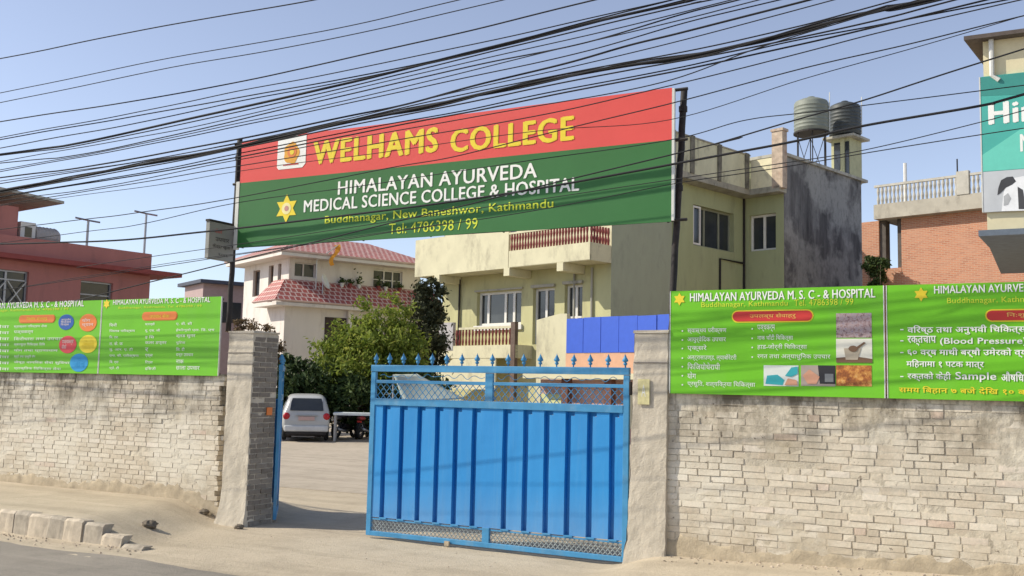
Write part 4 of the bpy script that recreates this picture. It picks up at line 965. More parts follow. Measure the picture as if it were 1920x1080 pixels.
# ================================================================== PINK HOUSE
pk = thing("pink_house", "dull pink two storey house with flat roof at the left", "building", PK(-4, 4, G0))
PINK = plain("dull_pink_plaster", (.45, .185, .16), .88, var=.10, scale=1.3, stretch=(1, 1, .3), dirt=(.24, .12, .11), dirt_amt=.6, bmp=.2)
pw1 = (-2.75, -1.51, 4.2, 5.17); pw2 = (-6.1, -4.64, 4.0, 5.26)
mb = MB(); mb.wall(PK, -14, 0, G0, 5.58, 0, [pw1, pw2], .18); mb.poly([PK(0, 0, G0), PK(0, 9, G0), PK(0, 9, 5.58), PK(0, 0, 5.58)]); build("wall", mb, PINK, pk, recalc=False)
o = window(PK, pk, pw1, 0, .18, (), (.5,), m=STEEL); window(PK, pk, pw2, 0, .18, (.5,), (.75,), m=STEEL)
mb = MB(); mb.tube([PK(-6.0, .04, 4.05), PK(-5.37, .04, 4.9)], .02, 4); mb.tube([PK(-5.37, .04, 4.05), PK(-6.0, .04, 4.9)], .02, 4); mb.tube([PK(-5.33, .04, 4.05), PK(-4.7, .04, 4.9)], .02, 4); mb.tube([PK(-4.7, .04, 4.05), PK(-5.33, .04, 4.9)], .02, 4); build("window_grille", mb, PALE, pk)
mb = MB(); mb.slab(PK, [(-14, -.55), (1.0, -.55), (1.0, 9), (-14, 9)], 5.6, 5.76); build("roof", mb, plain("dark_pink_slab", (.30, .07, .06), .85), pk)
mb = MB(); mb.box(PK, -14, 0, -.02, .12, 5.762, 6.42); mb.box(PK, -.14, -.0, .122, 8, 5.762, 6.42); build("parapet", mb, PINK, pk)
mb = MB(); mb.box(PK, -14, -4.9, .5, 6, 5.764, 7.5); build("roof_room", mb, PINK, pk)
a = PK.at_v(112, 382, .3)
mb = MB(); mb.prism(PK, [(-14, 8.35), (a[0], a[1] - .03), (a[0], a[1] + .06), (-14, 8.44)], .0, 6.6); build("sheet_roof", mb, STAIN_CEM, pk)
for (x, yb_, yt_, lab) in ((163, 455, 413, "shorter T shaped antenna pole, the left one on the pink house roof"), (270, 476, 400, "taller T shaped antenna pole, the right one on the pink house roof")):
    p0 = PK(*[PK.at_v(x, yb_, 1.0)[0], 1.0, 5.78]); zt_ = PK.at_v(x, yt_, 1.0)[1]
    t = thing("antenna_pole", lab, "antenna", p0, group="poles on the pink roof")
    mb = MB(); mb.tube([p0, Vector((p0.x, p0.y, zt_))], .045, 6); build("mast", mb, STEEL, t)
    mb = MB(); mb.tube([Vector((p0.x - .36, p0.y - .3, zt_ + .05)), Vector((p0.x + .02, p0.y, zt_))], .035, 5); mb.tube([Vector((p0.x + .02, p0.y, zt_)), Vector((p0.x + .40, p0.y + .1, zt_ - .05))], .035, 5); build("crossarm", mb, STEEL, t)
c = PK(PK.at_v(82, 440, .9)[0], .9, 6.62)
t = thing("roof_tank", "white and grey ribbed tank lying on the pink house roof", "tank", c)
mb = MB(); mb.lathe(c - PK.d * .45, [(.25, 0), (.36, .03)] + sum([[(.36, .1 + i * .13), (.375, .14 + i * .13), (.36, .18 + i * .13)] for i in range(6)], []) + [(.3, .92), (.1, .95)], 16, PK.d); build("shell", mb, plain("grey_tank", (.40, .37, .35), .6), t, smooth=False)
mb = MB(); mb.box(Fr((c.x, c.y), PK.ang), -1.0, -.47, -.32, .3, c.z - .38, c.z + .42); q = build("cabinet", mb, WHITE, t)
mb = MB(); mb.box(Fr((c.x, c.y), PK.ang), -.85, -.6, -.33, -.322, c.z - .1, c.z + .25); build("vent", mb, GLASS, q)
mb = MB(); mb.box(Fr((c.x, c.y), PK.ang), -1.0, .45, -.2, .2, 6.0, c.z - .385); build("cradle", mb, STAIN_CEM, t)

# small far house
FH = Fr((at_y(381, 540, 58).x, 58), 36)
fh = thing("far_house", "small mauve house with dark flat roof seen beyond the left pillar", "building", FH(1.5, 2, G0))
zf = at_y(382, 531, 58).z
mb = MB(); mb.box(FH, 0, 7, 0, 3.2, G0, zf); build("wall", mb, plain("mauve_plaster", (.40, .30, .29), .9, var=.08), fh)
mb = MB(); mb.slab(FH, [(-.3, -.4), (7.3, -.4), (7.3, 3.7), (-.3, 3.7)], zf + .002, zf + .2); build("roof", mb, plain("dark_blue_slab", (.07, .08, .11), .8), fh)
mb = MB(); mb.box(FH, 1.1, 2.3, -.03, -.003, zf - 2.2, zf - 1.0); build("window", mb, GLASS, fh)

# ================================================================== WHITE HOUSE WITH RED TILED ROOFS
wh = thing("white_house", "off white house with two tiers of red tiled roof behind the leafy bush", "building", WH(3, 3, G0))
HW = plain("off_white_plaster", (.67, .62, .57), .88, var=.06, scale=1.3, stretch=(1, 1, .3), dirt=(.36, .31, .27), dirt_amt=.6, bmp=.2)
HS = Fr(WH(0, 9, 0), WH.ang - 90)                                # left face, its u runs towards the corner
ww = (.29, 1.45, 6.98, 7.72); ww2 = (4.75, 6.5, 6.7, 7.75)
mb = MB(); mb.wall(WH, 0, 7.6, G0, 8.3, 0, [ww, ww2], .2); build("wall", mb, HW, wh, recalc=False)
hl = [(9 - 4.5, 9 - 3.6, 6.2, 7.6), (9 - 2.5, 9 - 1.9, 5.6, 7.7), (9 - 1.35, 9 - .95, 6.0, 7.7)]
mb = MB(); mb.wall(HS, 9 - 5.7, 9, G0, 8.3, 0, hl, .2); build("wall", mb, HW, wh, recalc=False)
window(WH, wh, ww, 0, .2, (.45,), (), m=HW); window(WH, wh, ww2, 0, .2, (.4, .7), (.5,))
for h in hl: window(HS, wh, h, 0, .2, (), (), m=plain("brown_frame", (.25, .17, .12), .7))
def roof_plane(name, quads, th=.1):
    mb = MB(); uvs = []
    for Q in quads:
        a, b, c, d = [Vector(p) for p in Q]                          # eave left, eave right, top right, top left
        mb.poly([a, b, c, d]); du = (b - a).normalized(); dv = ((d - a) - du * (d - a).dot(du)).normalized()
        uvs.append([((p - a).dot(du), (p - a).dot(dv)) for p in (a, b, c, d)])
    o = build(name, mb, REDTILE, wh, recalc=False); uv = o.data.uv_layers.new(name="UVMap")
    for poly, q in zip(o.data.polygons, uvs):
        for li, c in zip(poly.loop_indices, q): uv.data[li].uv = c
    sm = o.modifiers.new("thickness", 'SOLIDIFY'); sm.thickness = th; sm.offset = 0
    return o
ez = 8.12; E = .85
roof_plane("roof", [(WH(-E, -E, ez), WH(8.3, -E, ez), WH(6, 3, ez + 1.35), WH(2.2, 3, ez + 1.35)), (WH(-E, 6.5, ez), WH(-E, -E, ez), WH(2.2, 3, ez + 1.35), WH(2.2, 3.5, ez + 1.35)), (WH(8.3, 6.5, ez), WH(-E, 6.5, ez), WH(2.2, 3.5, ez + 1.35), WH(6, 3.5, ez + 1.35)), (WH(8.3, -E, ez), WH(8.3, 6.5, ez), WH(6, 3.5, ez + 1.35), WH(6, 3, ez + 1.35))])
mb = MB(); mb.slab(WH, [(-E + .05, -E + .05), (8.25, -E + .05), (8.25, 6.4), (-E + .05, 6.4)], ez - .22, ez - .06); build("eave", mb, HW, wh)
# lower skirt roof over the ground floor
lz0, lz1 = 5.62, 6.78; LU = -.55; LE = -1.5
roof_plane("skirt_roof", [(WH(LU - .75, LE, lz0), WH(8.4, LE, lz0), WH(8.4, -.02, lz1), WH(LU + .35, -.02, lz1)), (WH(LU - .75, 1.3, lz0), WH(LU - .75, LE, lz0), WH(LU + .35, -.02, lz1), WH(LU + .35, 1.3, lz1))])
mb = MB(); mb.slab(WH, [(LU - .7, LE + .05), (8.35, LE + .05), (8.35, -.01), (-.01, -.01), (-.01, 1.25), (LU - .7, 1.25)], lz0 - .22, lz0 - .06); build("eave", mb, HW, wh)
mb = MB(); mb.box(WH, LU, 7.6, -.9, -.01, G0, lz0 - .222); mb.box(WH, LU, -.01, -.009, 1.2, G0, lz0 - .222); build("porch_block", mb, HW, wh)
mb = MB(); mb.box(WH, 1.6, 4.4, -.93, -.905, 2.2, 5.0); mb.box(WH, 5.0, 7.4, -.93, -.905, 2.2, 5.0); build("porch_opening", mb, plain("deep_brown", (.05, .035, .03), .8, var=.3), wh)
for q in (2.9, 4.6, 6.2): mb = MB(); mb.box(WH, q - .12, q + .12, -1.15, -.95, G0, lz0 - .224); build("porch_post", mb, HW, wh)
# things on the skirt roof
p = WH(*[WH.at_v(592, 540, -.6)[0], -.6, 6.4])
t = thing("flag_pole", "thin pole with a small orange flag on the tiled skirt roof", "flag", p); zt_ = WH.at_v(590, 488, -.6)[1]
mb = MB(); mb.tube([p - Vector((0, 0, .3)), Vector((p.x, p.y, zt_)), Vector((p.x + 1.0, p.y + .1, WH.at_v(625, 462, -.6)[1]))], .03, 5); build("pole", mb, PALE, t)
mb = MB(); q0 = Vector((p.x + 1.0, p.y + .1, WH.at_v(625, 462, -.6)[1])); n_ = 6
for i in range(n_ + 1):
    z = q0.z - 1.05 * i / n_; wv = .10 * math.sin(i * 1.1); mb.v += [tuple((q0.x - .18 + wv - .03 * i, q0.y + .06 * math.sin(i), z)), tuple((q0.x + .12 + wv - .05 * i, q0.y - .05 * math.sin(i * 1.7), z + .05))]
for i in range(n_): mb.f.append((2 * i, 2 * i + 1, 2 * i + 3, 2 * i + 2))
o = build("flag", mb, plain("orange_cloth", (.70, .30, .03), .8), t); o.modifiers.new("thickness", 'SOLIDIFY').thickness = .01
p = WH(*[WH.at_v(605, 545, -.9)[0], -.9, 6.15])
t = thing("satellite_dish", "pale grey satellite dish standing on the tiled skirt roof", "dish", p)
mb = MB(); mb.lathe(p + Vector((0, 0, .55)), [(.03, 0), (.2, .03), (.34, .1), (.40, .17), (.38, .17), (.32, .11), (.02, .02)], 20, Vector((.9, -.15, .35))); build("reflector", mb, PALE, t)
mb = MB(); mb.tube([p - Vector((0, 0, .3)), p + Vector((0, 0, .5))], .04, 6); build("mast", mb, STEEL, t)
for i, x in enumerate((640, 655, 672, 708, 722, 748)):
    uu = WH.at_v(x, 525, -.15)[0]; p = WH(uu, -.25, 6.62)
    t = thing("flower_pot", "potted plant on the skirt roof ledge, %s from the left" % ("first", "second", "third", "fourth", "fifth", "sixth")[i], "potted plant", p, group="potted plants along the tiled roof")
    mb = MB(); mb.lathe(p, [(.07, 0), (.11, .20), (.12, .22)], 10); build("pot", mb, RUST_RED if i % 2 else PALE, t)
    mb = MB(); rnd = random.Random(i)
    for k in range(34):
        c = p + Vector((rnd.gauss(0, .09), rnd.gauss(0, .09), .25 + abs(rnd.gauss(0, .26 if i in (2, 3) else .12)))); a = Vector((rnd.uniform(-1, 1), rnd.uniform(-1, 1), rnd.uniform(-1, 1))).normalized() * .09; b = a.orthogonal().normalized() * .05; mb.poly([c - a, c + b, c + a, c - b])
    build("foliage", mb, LEAF_D, t, recalc=False)

# ================================================================== FOLIAGE
def crown(mb, c, rx, ry, rz, n, size, seed, clumps=40, spread=.28, shell=.55, flat=.0):
    rnd = random.Random(seed); C_ = []
    for i in range(clumps):
        d = Vector((rnd.gauss(0, 1), rnd.gauss(0, 1), rnd.gauss(0, 1))).normalized(); k = rnd.uniform(shell, 1.0) * rnd.uniform(.85, 1.12)
        C_.append((Vector((d.x * rx * k, d.y * ry * k, d.z * rz * k)), rnd.uniform(.6, 1.3)))
    for i in range(n):
        q, s = rnd.choice(C_); sp = spread * s * (rx + ry + rz) / 3
        p = Vector(c) + q + Vector((rnd.gauss(0, sp * .6), rnd.gauss(0, sp * .6), rnd.gauss(0, sp * .5)))
        if p.z < G0 + .05: p.z = G0 + rnd.uniform(.05, .3)
        nrm = Vector((rnd.gauss(0, 1), rnd.gauss(0, 1), rnd.gauss(.4, .9))).normalized(); a = nrm.orthogonal().normalized()
        a.rotate(Matrix.Rotation(rnd.uniform(0, 6.28), 3, nrm)); b = nrm.cross(a); l = size * rnd.uniform(.6, 1.4)
        mb.poly([p - a * l, p + b * l * .42 + nrm * l * .12, p + a * l * 1.0 - nrm * l * .1, p - b * l * .42 + nrm * l * .12])
def tree(name, label, cat, base, parts, mat, limbs=(), bark=None, group=None):
    t = thing(name, label, cat, base, group=group); mb = MB()
    for i, (c, rx, ry, rz, n, s, cl) in enumerate(parts): crown(mb, c, rx, ry, rz, n, s, hash((round(base[0], 2), i)) % 9999, cl)
    build("crown", mb, mat, t, recalc=False)
    tr = MB(); B = Vector(base)
    for pts, r0, r1 in limbs: n = len(pts); tr.tube([Vector(p) for p in pts], [r0 + (r1 - r0) * i / (n - 1) for i in range(n)], 7)
    if not limbs:
        c = Vector(parts[0][0]); tr.tube([B, B.lerp(c, .4) + Vector((.05, 0, 0)), B.lerp(c, .8)], [.12, .09, .04], 7)
        rnd = random.Random(5)
        for k in range(7):
            e = c + Vector((rnd.uniform(-.7, .7) * parts[0][1], rnd.uniform(-.7, .7) * parts[0][2], rnd.uniform(-.2, .6) * parts[0][3])); tr.tube([B.lerp(c, .3), B.lerp(e, .65) + Vector((0, 0, .1)), e], [.05, .035, .012], 5)
    build("trunk", tr, bark or BARK, t, smooth=True)
    return t
def P3(x, y, Y): return at_y(x, y, Y)
g = ground_at(690, 800, G0); g = at_y(692, 790, 36); b0 = Vector((g.x, g.y, G0))
tree("leafy_tree", "large bright green leafy tree spreading before the white house", "tree", b0, [(P3(680, 676, 36), 1.65, 1.6, 1.3, 4200, .10, 80), (P3(725, 652, 36), 1.3, 1.3, 1.1, 3000, .10, 50), (P3(640, 700, 35.6), 1.1, 1.1, 1.0, 2000, .10, 34), (P3(758, 690, 36.2), .9, 1.0, .9, 1500, .10, 24), (P3(662, 616, 36), .75, .7, .6, 360, .09, 18), (P3(708, 596, 36), .85, .7, .65, 420, .09, 18), (P3(752, 600, 36.4), .6, .5, .8, 420, .09, 16), (P3(680, 575, 36), .40, .4, .45, 80, .09, 9), (P3(735, 562, 36.2), .4, .4, .45, 80, .09, 9), (P3(618, 650, 36), .35, .4, .5, 110, .09, 8)], LEAF)
for (x, y, Y, rx, rz, lab, cat, n) in ((600, 732, 35.0, 1.2, .85, "dark green shrub between the white car and the bright leafy tree", "shrub", 2600), (545, 710, 34.5, .8, .8, "dark shrub rising behind the roof of the white car", "shrub", 1700), (672, 738, 35.0, 1.15, .75, "dark glossy shrub behind the motorbikes left of the blue gate", "shrub", 2400), (775, 735, 35.0, 1.3, .7, "low dark shrub seen through the lattice of the blue gate", "shrub", 1500)):
    c = P3(x, y, Y); tree("garden_shrub", lab, cat, (c.x, c.y, G0), [(c, rx, rx * .9, rz, n, .11, 28), (c - Vector((.1, .1, rz * .8)), rx * .9, rx * .8, rz * .7, n // 3, .1, 14)], LEAF_D, group="dark shrubs along the yard")
c = P3(803, 620, 38.5)
tree("cypress", "tall dark brownish cypress against the left end of the yellow building", "tree", (c.x, c.y, G0), [(c, .72, .65, 1.8, 5200, .10, 60), (c + Vector((-.1, 0, -1.8)), .8, .7, 1.4, 3600, .10, 36), (c + Vector((.05, 0, 1.3)), .5, .45, .9, 1000, .09, 16)], LEAF_C)
c = P3(478, 640, 44)
tree("dry_shrub", "brown dry creeper hedge behind the top of the left pillar", "shrub", (c.x, c.y, G0), [(c, 1.15, .6, .75, 1300, .10, 26), (P3(505, 690, 44), .8, .5, 1.3, 1500, .10, 26), (P3(450, 610, 44), .35, .3, .4, 250, .08, 8)], LEAF_B)
c = YB(*[YB.at_v(1643, 499, BVH - .9)[0], BVH - .9, 0]); c.z = YB.at_v(1643, 499, BVH - .9)[1]
tree("potted_bush", "round dark bush beside the stained grey wall and the brick porch", "shrub", (c.x, c.y, G0), [(c, .55, .5, .40, 2600, .08, 24), (c - Vector((0, 0, .7)), .5, .45, .5, 900, .08, 12)], LEAF_D)

# ================================================================== YARD THINGS: HOARDING, SHED, CANOPY
hf = Fr(YB(0, -4, 0), YB.ang)
h0, h1 = YB.at_v(1062, 598, -4), YB.at_v(1246, 590, -4); hb = YB.at_v(1062, 662, -4)[1]
hd = thing("blue_hoarding", "row of bright blue metal sheets standing above the peach wall", "fence", hf((h0[0] + h1[0]) / 2, 0, hb))
BH = plain("royal_blue_sheet", (.045, .115, .56), .5, var=.06)
for i in range(6):
    a, b = h0[0] + (h1[0] + .5 - h0[0]) * i / 6, h0[0] + (h1[0] + .5 - h0[0]) * (i + 1) / 6
    mb = MB(); mb.box(hf, a + .012, b - .012, random.uniform(-.02, .02), .05, hb, h0[1] + random.uniform(-.015, .02)); build("panel", mb, BH, hd)
mb = MB(); mb.box(hf, h0[0], h1[0] + .5, .06, .10, hb + .1, hb + .16); mb.box(hf, h0[0], h1[0] + .5, .06, .10, h0[1] - .2, h0[1] - .14); build("frame", mb, BLACK, hd)
sd_ = thing("peach_shed", "low peach walled shed with brown posts seen through the gate lattice", "shed", hf(3, 0, G0))
PEACH = plain("peach_plaster", (.62, .36, .23), .88, var=.07)
sh1 = YB.at_v(1120, 700, -4)[1]
mb = MB(); mb.box(hf, h0[0] - .02, h1[0] + .6, .02, .25, sh1, hb - .003); build("fascia", mb, PEACH, sd_)
mb = MB(); mb.box(hf, h0[0] - 1.9, h1[0] + .6, -.25, .3, sh1 - .2, sh1 - .003); build("beam", mb, CREAM, sd_)
mb = MB(); mb.box(hf, h0[0] - 1.7, h1[0] + .6, .5, .6, G0, sh1 - .21); build("wall", mb, plain("dull_pink_wall", (.52, .34, .29), .88, var=.1), sd_)
BRP = plain("brown_post", (.14, .06, .04), .8, var=.2)
for q in (-.1, 1.9, 3.6): mb = MB(); mb.box(hf, h0[0] + q, h0[0] + q + .3, -.1, .15, G0, sh1 - .204); build("post", mb, BRP, sd_)
mb = MB(); mb.box(hf, h0[0] - 1.6, h0[0] - .35, .44, .49, .6, 1.5); build("shutter", mb, plain("pale_lime_panel", (.58, .60, .30), .7), sd_)
mb = MB(); mb.box(hf, h0[0] + 2.5, h0[0] + 3.4, .44, .49, .4, 1.6); build("door", mb, CREAM, sd_)

cp = thing("tarpaulin_canopy", "pale grey green tarpaulin canopy sloping down behind the blue gate", "canopy", at_y(800, 800, 31.5) * 1.0)
cp.location.z = G0
q = [P3(738, 702, 31.2), P3(782, 701, 32.6), P3(872, 748, 32.2), P3(868, 756, 30.2), P3(756, 752, 29.8)]
mb = MB(); rows = 8
top = [q[0].lerp(q[1], 0), q[1]]; 
A0, A1, B0, B1 = q[0], q[4], q[1], q[2]
nn_ = 12
for i in range(nn_ + 1):
    for k in range(nn_ + 1):
        f, h = i / nn_, k / nn_; e0 = A0.lerp(A1, h); e1 = B0.lerp(B1, h); p = e0.lerp(e1, f); p.z -= .10 * math.sin(math.pi * f) * math.sin(math.pi * h) - .02 * noise.noise(p * 2); mb.v.append(tuple(p))
for i in range(nn_):
    for k in range(nn_): a = i * (nn_ + 1) + k; mb.f.append((a, a + 1, a + nn_ + 2, a + nn_ + 1))
o = build("tarpaulin", mb, plain("grey_green_tarp", (.38, .42, .37), .8, var=.12, dirt=(.34, .36, .32)), cp, smooth=True, recalc=False); o.modifiers.new("thickness", 'SOLIDIFY').thickness = .01
for p in (A0, A1, B0, B1): mb = MB(); mb.tube([(p.x, p.y, G0), tuple(p)], .03, 6); build("post", mb, STEEL, cp)

# white topped table by the bikes
a, b = ground_at(632, 826), ground_at(700, 826)
tc_ = (a + b) / 2; TW = (b - a).length
TFR = Fr((tc_.x, tc_.y - .35), 6)
tb = thing("side_table", "long white topped table standing behind the motorbikes", "table", TFR(0, 0, G0)); tz = at_y(660, 774, tc_.y - .4).z
mb = MB(); mb.box(TFR, -TW * .55, TW * .8, -.3, .4, tz - .07, tz, .01); build("table_top", mb, plain("pale_blue_top", (.60, .65, .66), .5), tb)
for sx in (-TW * .5, TW * .75):
    for sy in (-.25, .35): mb = MB(); mb.box(TFR, sx - .03, sx + .03, sy - .03, sy + .03, G0, tz - .071); build("leg", mb, STEEL, tb)

# ================================================================== MOTORBIKES
def make_bike(paint):
    t = thing("motorbike", "x", "motorbike", (0, 0, 0)); fr = ID
    for x in (-.62, .62):
        mb = MB(); mb.torus((x, 0, .30), (0, 1, 0), .25, .055, 22, 8); wl = build("wheel", mb, TYRE, t, True, local=True)
        mb = MB(); mb.torus((x, 0, .30), (0, 1, 0), .19, .014, 20, 6); mb.lathe((x, -.05, .30), [(.05, 0), (.05, .1)], 10, (0, 1, 0))
        for k in range(6): an = math.pi * k / 3; mb.tube([(x, 0, .3), (x + .19 * math.cos(an), 0, .3 + .19 * math.sin(an))], .012, 4)
        build("rim", mb, STEEL, wl, local=True)
    mb = MB(); mb.tube([(-.62, .08, .30), (-.25, .09, .42), (.1, .09, .4), (.38, .05, .75)], .03, 6); mb.tube([(-.62, -.08, .30), (-.25, -.09, .42), (.1, -.09, .4), (.38, -.05, .75)], .03, 6); mb.box(fr, -.2, .18, -.12, .12, .24, .50, .01); build("frame", mb, BLACK, t, local=True)
    mb = MB(); mb.tube([(.62, .09, .3), (.42, .09, .92)], .025, 6); mb.tube([(.62, -.09, .3), (.42, -.09, .92)], .025, 6); build("fork", mb, STEEL, t, local=True)
    mb = MB(); mb.tube([(.33, -.36, 1.0), (.38, -.2, 1.02), (.42, 0, .95), (.38, .2, 1.02), (.33, .36, 1.0)], .018, 6); build("handlebar", mb, BLACK, t, local=True)
    mb = MB(); mb.ball((.16, 0, .74), .17, 12, 8, 0, (1.5, .8, .75)); mb.ball((-.62, 0, .70), .13, 10, 6, 0, (1.7, .7, .55)); build("tank", mb, paint, t, True, local=True)
    mb = MB(); mb.ball((-.32, 0, .76), .16, 12, 6, 0, (2.2, .85, .42)); build("seat", mb, plain("black_seat", (.02, .02, .02), .6), t, True, local=True)
    mb = MB(); mb.ball((.52, 0, .86), .09, 10, 6); build("headlight", mb, PALE, t, True, local=True)
    mb = MB(); mb.tube([(.0, -.13, .3), (-.35, -.15, .28), (-.8, -.15, .36)], [.02, .045, .05], 8); build("exhaust", mb, STEEL, t, True, local=True)
    mb = MB(); mb.box(fr, -.80, -.76, -.05, .05, .56, .62); build("tail_light", mb, REDPILL, t, local=True)
    mb = MB()
    for k in range(7): a = rad(40 + k * 18); b = rad(40 + (k + 1) * 18); mb.hexa([(.62 + .32 * math.cos(a), -.06, .3 + .32 * math.sin(a)), (.62 + .32 * math.cos(b), -.06, .3 + .32 * math.sin(b)), (.62 + .32 * math.cos(b), .06, .3 + .32 * math.sin(b)), (.62 + .32 * math.cos(a), .06, .3 + .32 * math.sin(a)), (.62 + .335 * math.cos(a), -.06, .3 + .335 * math.sin(a)), (.62 + .335 * math.cos(b), -.06, .3 + .335 * math.sin(b)), (.62 + .335 * math.cos(b), .06, .3 + .335 * math.sin(b)), (.62 + .335 * math.cos(a), .06, .3 + .335 * math.sin(a))])
    build("mudguard", mb, paint, t, local=True)
    return t
proto = None
for i, (x, ang, lab, pc) in enumerate(((646, 70, "dark motorbike parked nearest the white car", None), (668, 98, "brown motorbike parked in the middle of the row", (.16, .06, .04)), (688, 75, "reddish motorbike parked nearest the blue gate edge", (.42, .06, .06)))):
    if i == 0: o = make_bike(plain("black_bike_paint", (.06, .06, .065), .35)); proto = o
    else:
        o = copy_tree(proto); m = plain("bike_paint_%d" % i, pc, .35)
        for ch in o.children:
            if ch.name.split(".")[0] in ("tank", "mudguard"): ch.data = ch.data.copy(); ch.data.materials.clear(); ch.data.materials.append(m)
    o.location = ground_at(x, 822.0 - .6 * (i % 2)); o.rotation_euler = (rad(6), 0, rad(ang)); o["label"] = lab; o["group"] = "motorbikes parked in the yard"

# ================================================================== WHITE CAR
def make_car():
    t = thing("parked_car", "white hatchback parked in the yard, rear towards the gateway", "car", (0, 0, 0))
    # cross sections along x (rear at x=0, front at x=3.5): (x, belt half width, roof half width, z bottom, z belt, z roof)
    secs = [(0.0, .66, .0, .34, .62, .62), (.05, .71, .50, .30, .86, .90), (.14, .735, .545, .27, .90, 1.17), (.30, .745, .57, .25, .92, 1.41), (.7, .75, .585, .24, .92, 1.475), (1.4, .75, .59, .24, .92, 1.485), (1.9, .75, .575, .24, .92, 1.44), (2.3, .745, .54, .24, .93, 1.18), (2.55, .735, .50, .24, .92, .97), (3.1, .70, .45, .25, .82, .86), (3.4, .62, .36, .28, .66, .70), (3.5, .5, .2, .34, .55, .56)]
    mb = MB(); prev = None
    for (x, wb, wr, z0, zb, zr) in secs:
        hf_ = [(wb * .86, z0), (wb * .98, z0 + .12), (wb, (z0 + zb) / 2), (wb * .985, zb), ((wb * .6 + wr * .4), zb + (zr - zb) * .35), (wr + .02, zb + (zr - zb) * .86), (wr * .8, zr), (wr * .4, zr + .012)]
        ring = [(x, -y, z) for y, z in hf_] + [(x, y, z) for y, z in reversed(hf_)]
        b = len(mb.v); mb.v += ring; n = len(ring)
        if prev is not None: mb.f += [(prev + i, prev + (i + 1) % n, b + (i + 1) % n, b + i) for i in range(n)]
        else: mb.f.append(tuple(range(b, b + n)))
        prev = b
    mb.f.append(tuple(prev + i for i in range(n)))
    body = build("body", mb, plain("white_car_paint", (.44, .44, .43), .25, var=.03, spec=.6), t, True, local=True)
    es = body.modifiers.new("smooth", 'SUBSURF'); es.levels = es.render_levels = 2
    def panel(name, pts, m, th=.012, parent=None): mb = MB(); mb.add(pts, [tuple(range(len(pts)))]); o = build(name, mb, m, parent or t, local=True, recalc=False); o.modifiers.new("t", 'SOLIDIFY').thickness = th; return o
    panel("rear_window", [(.055, -.52, .96), (.055, .52, .96), (.16, .49, 1.22), (.235, .45, 1.345), (.235, -.45, 1.345), (.16, -.49, 1.22)], GLASS)
    for s in (-1, 1):
        panel("side_window", [(.35, s * .70, .97), (1.15, s * .715, .97), (1.15, s * .60, 1.38), (.5, s * .60, 1.37)], GLASS); panel("side_window", [(1.22, s * .715, .97), (2.2, s * .705, .97), (1.85, s * .59, 1.36), (1.22, s * .60, 1.38)], GLASS)
        mb = MB(); mb.ball((.045, s * .62, .78), .10, 12, 8, 0, (.5, 1.1, 1.15)); build("tail_light", mb, plain("red_lens", (.45, .012, .02), .25), t, True, local=True)
        for x in (.62, 2.85):
            mb = MB(); mb.torus((x, s * .66, .28), (0, 1, 0), .21, .075, 24, 8); wl = build("wheel", mb, TYRE, t, True, local=True)
            mb = MB(); mb.lathe((x, s * .60, .28), [(.17, 0), (.17, .08)], 16, (0, s, 0)); build("rim", mb, STEEL, wl, local=True)
        mb = MB(); mb.ball((2.15, s * .82, 1.0), .09, 8, 6, 0, (.6, 1, .8)); build("mirror", mb, BLACK, t, True, local=True)
    mb = MB(); mb.box(ID, -.055, .3, -.69, .69, .30, .50); bp = build("bumper", mb, plain("bumper_plastic", (.55, .55, .54), .45), t, local=True, bevel=.05)
    mb = MB(); mb.box(ID, -.06, -.0, -.62, .62, .22, .298); build("lower_valance", mb, BLACK, t, local=True)
    mb = MB(); mb.box(ID, -.035, .06, -.25, .25, .66, .78); pl_ = build("number_plate", mb, plain("faded_red_plate", (.50, .34, .31), .6), t, local=True)
    mb = MB(); mb.box(ID, -.02, .06, -.34, .34, .80, .83); build("boot_trim", mb, STEEL, t, local=True)
    mb = MB(); mb.box(ID, .32, 1.4, -.62, .62, .15, .25); mb.box(ID, 1.4, 3.2, -.6, .6, .15, .25); build("underbody", mb, BLACK, t, local=True)
    return t
car = make_car(); a = ground_at(573, 827); car.location = (a.x, a.y, G0 - .01); car.rotation_euler = (0, 0, rad(90 + 13))

# ================================================================== LOOSE STONES
STONE = plain("dark_stone", (.17, .14, .105), .95, var=.4, scale=12, bmp=.6)
for i, (x, y, r, lab) in enumerate(((280, 984, .085, "dark lump of rubble where the left kerb ends"), (205, 1013, .07, "dark stone lying at the foot of the left kerb"), (388, 948, .09, "dark rubble at the right end of the left brick wall"), (383, 960, .07, "small dark stone beside the rubble below the left wall end"), (448, 988, .06, "dark stone against the base of the left pillar"))):
    p = ground_at(x, y)
    zz_ = -.05
    for _ in range(20): q = ground_at(x, y, zz_) - S.A; zz_ += .4 * (height(q.dot(S.d), q.dot(S.n)) + r * .4 - zz_)
    p = ground_at(x, y, zz_)
    mb = MB(); mb.ball(p, r * .75, 14, 9, .45, (1.35, 1, .8)); o = build("stone", mb, STONE, None); tag(o, lab, "stone", "loose dark stones by the gateway")
mb = MB(); rnd = random.Random(4)
for i in range(420):
    q = rnd.random()
    if q < .45: u, v = rnd.uniform(.4, 5.5), -.05 - abs(rnd.gauss(0, .14))
    elif q < .7: u, v = rnd.uniform(-9.5, -4.6), -2.22 - abs(rnd.gauss(0, .16))
    else: u, v = rnd.uniform(-6, 5), rnd.uniform(-2.6, -.2)
    r = rnd.uniform(.003, .011) * (1.3 if q < .7 else .7); mb.ball(S(u, v, height(u, v) + r * .3), r, 5, 3, .8)
tag(build("gravel", mb, plain("gravel_stone", (.46, .38, .29), .95, var=.5, scale=3)), "scattered pebbles and crumbs of rubble on the dusty verge", "gravel", kind="stuff")

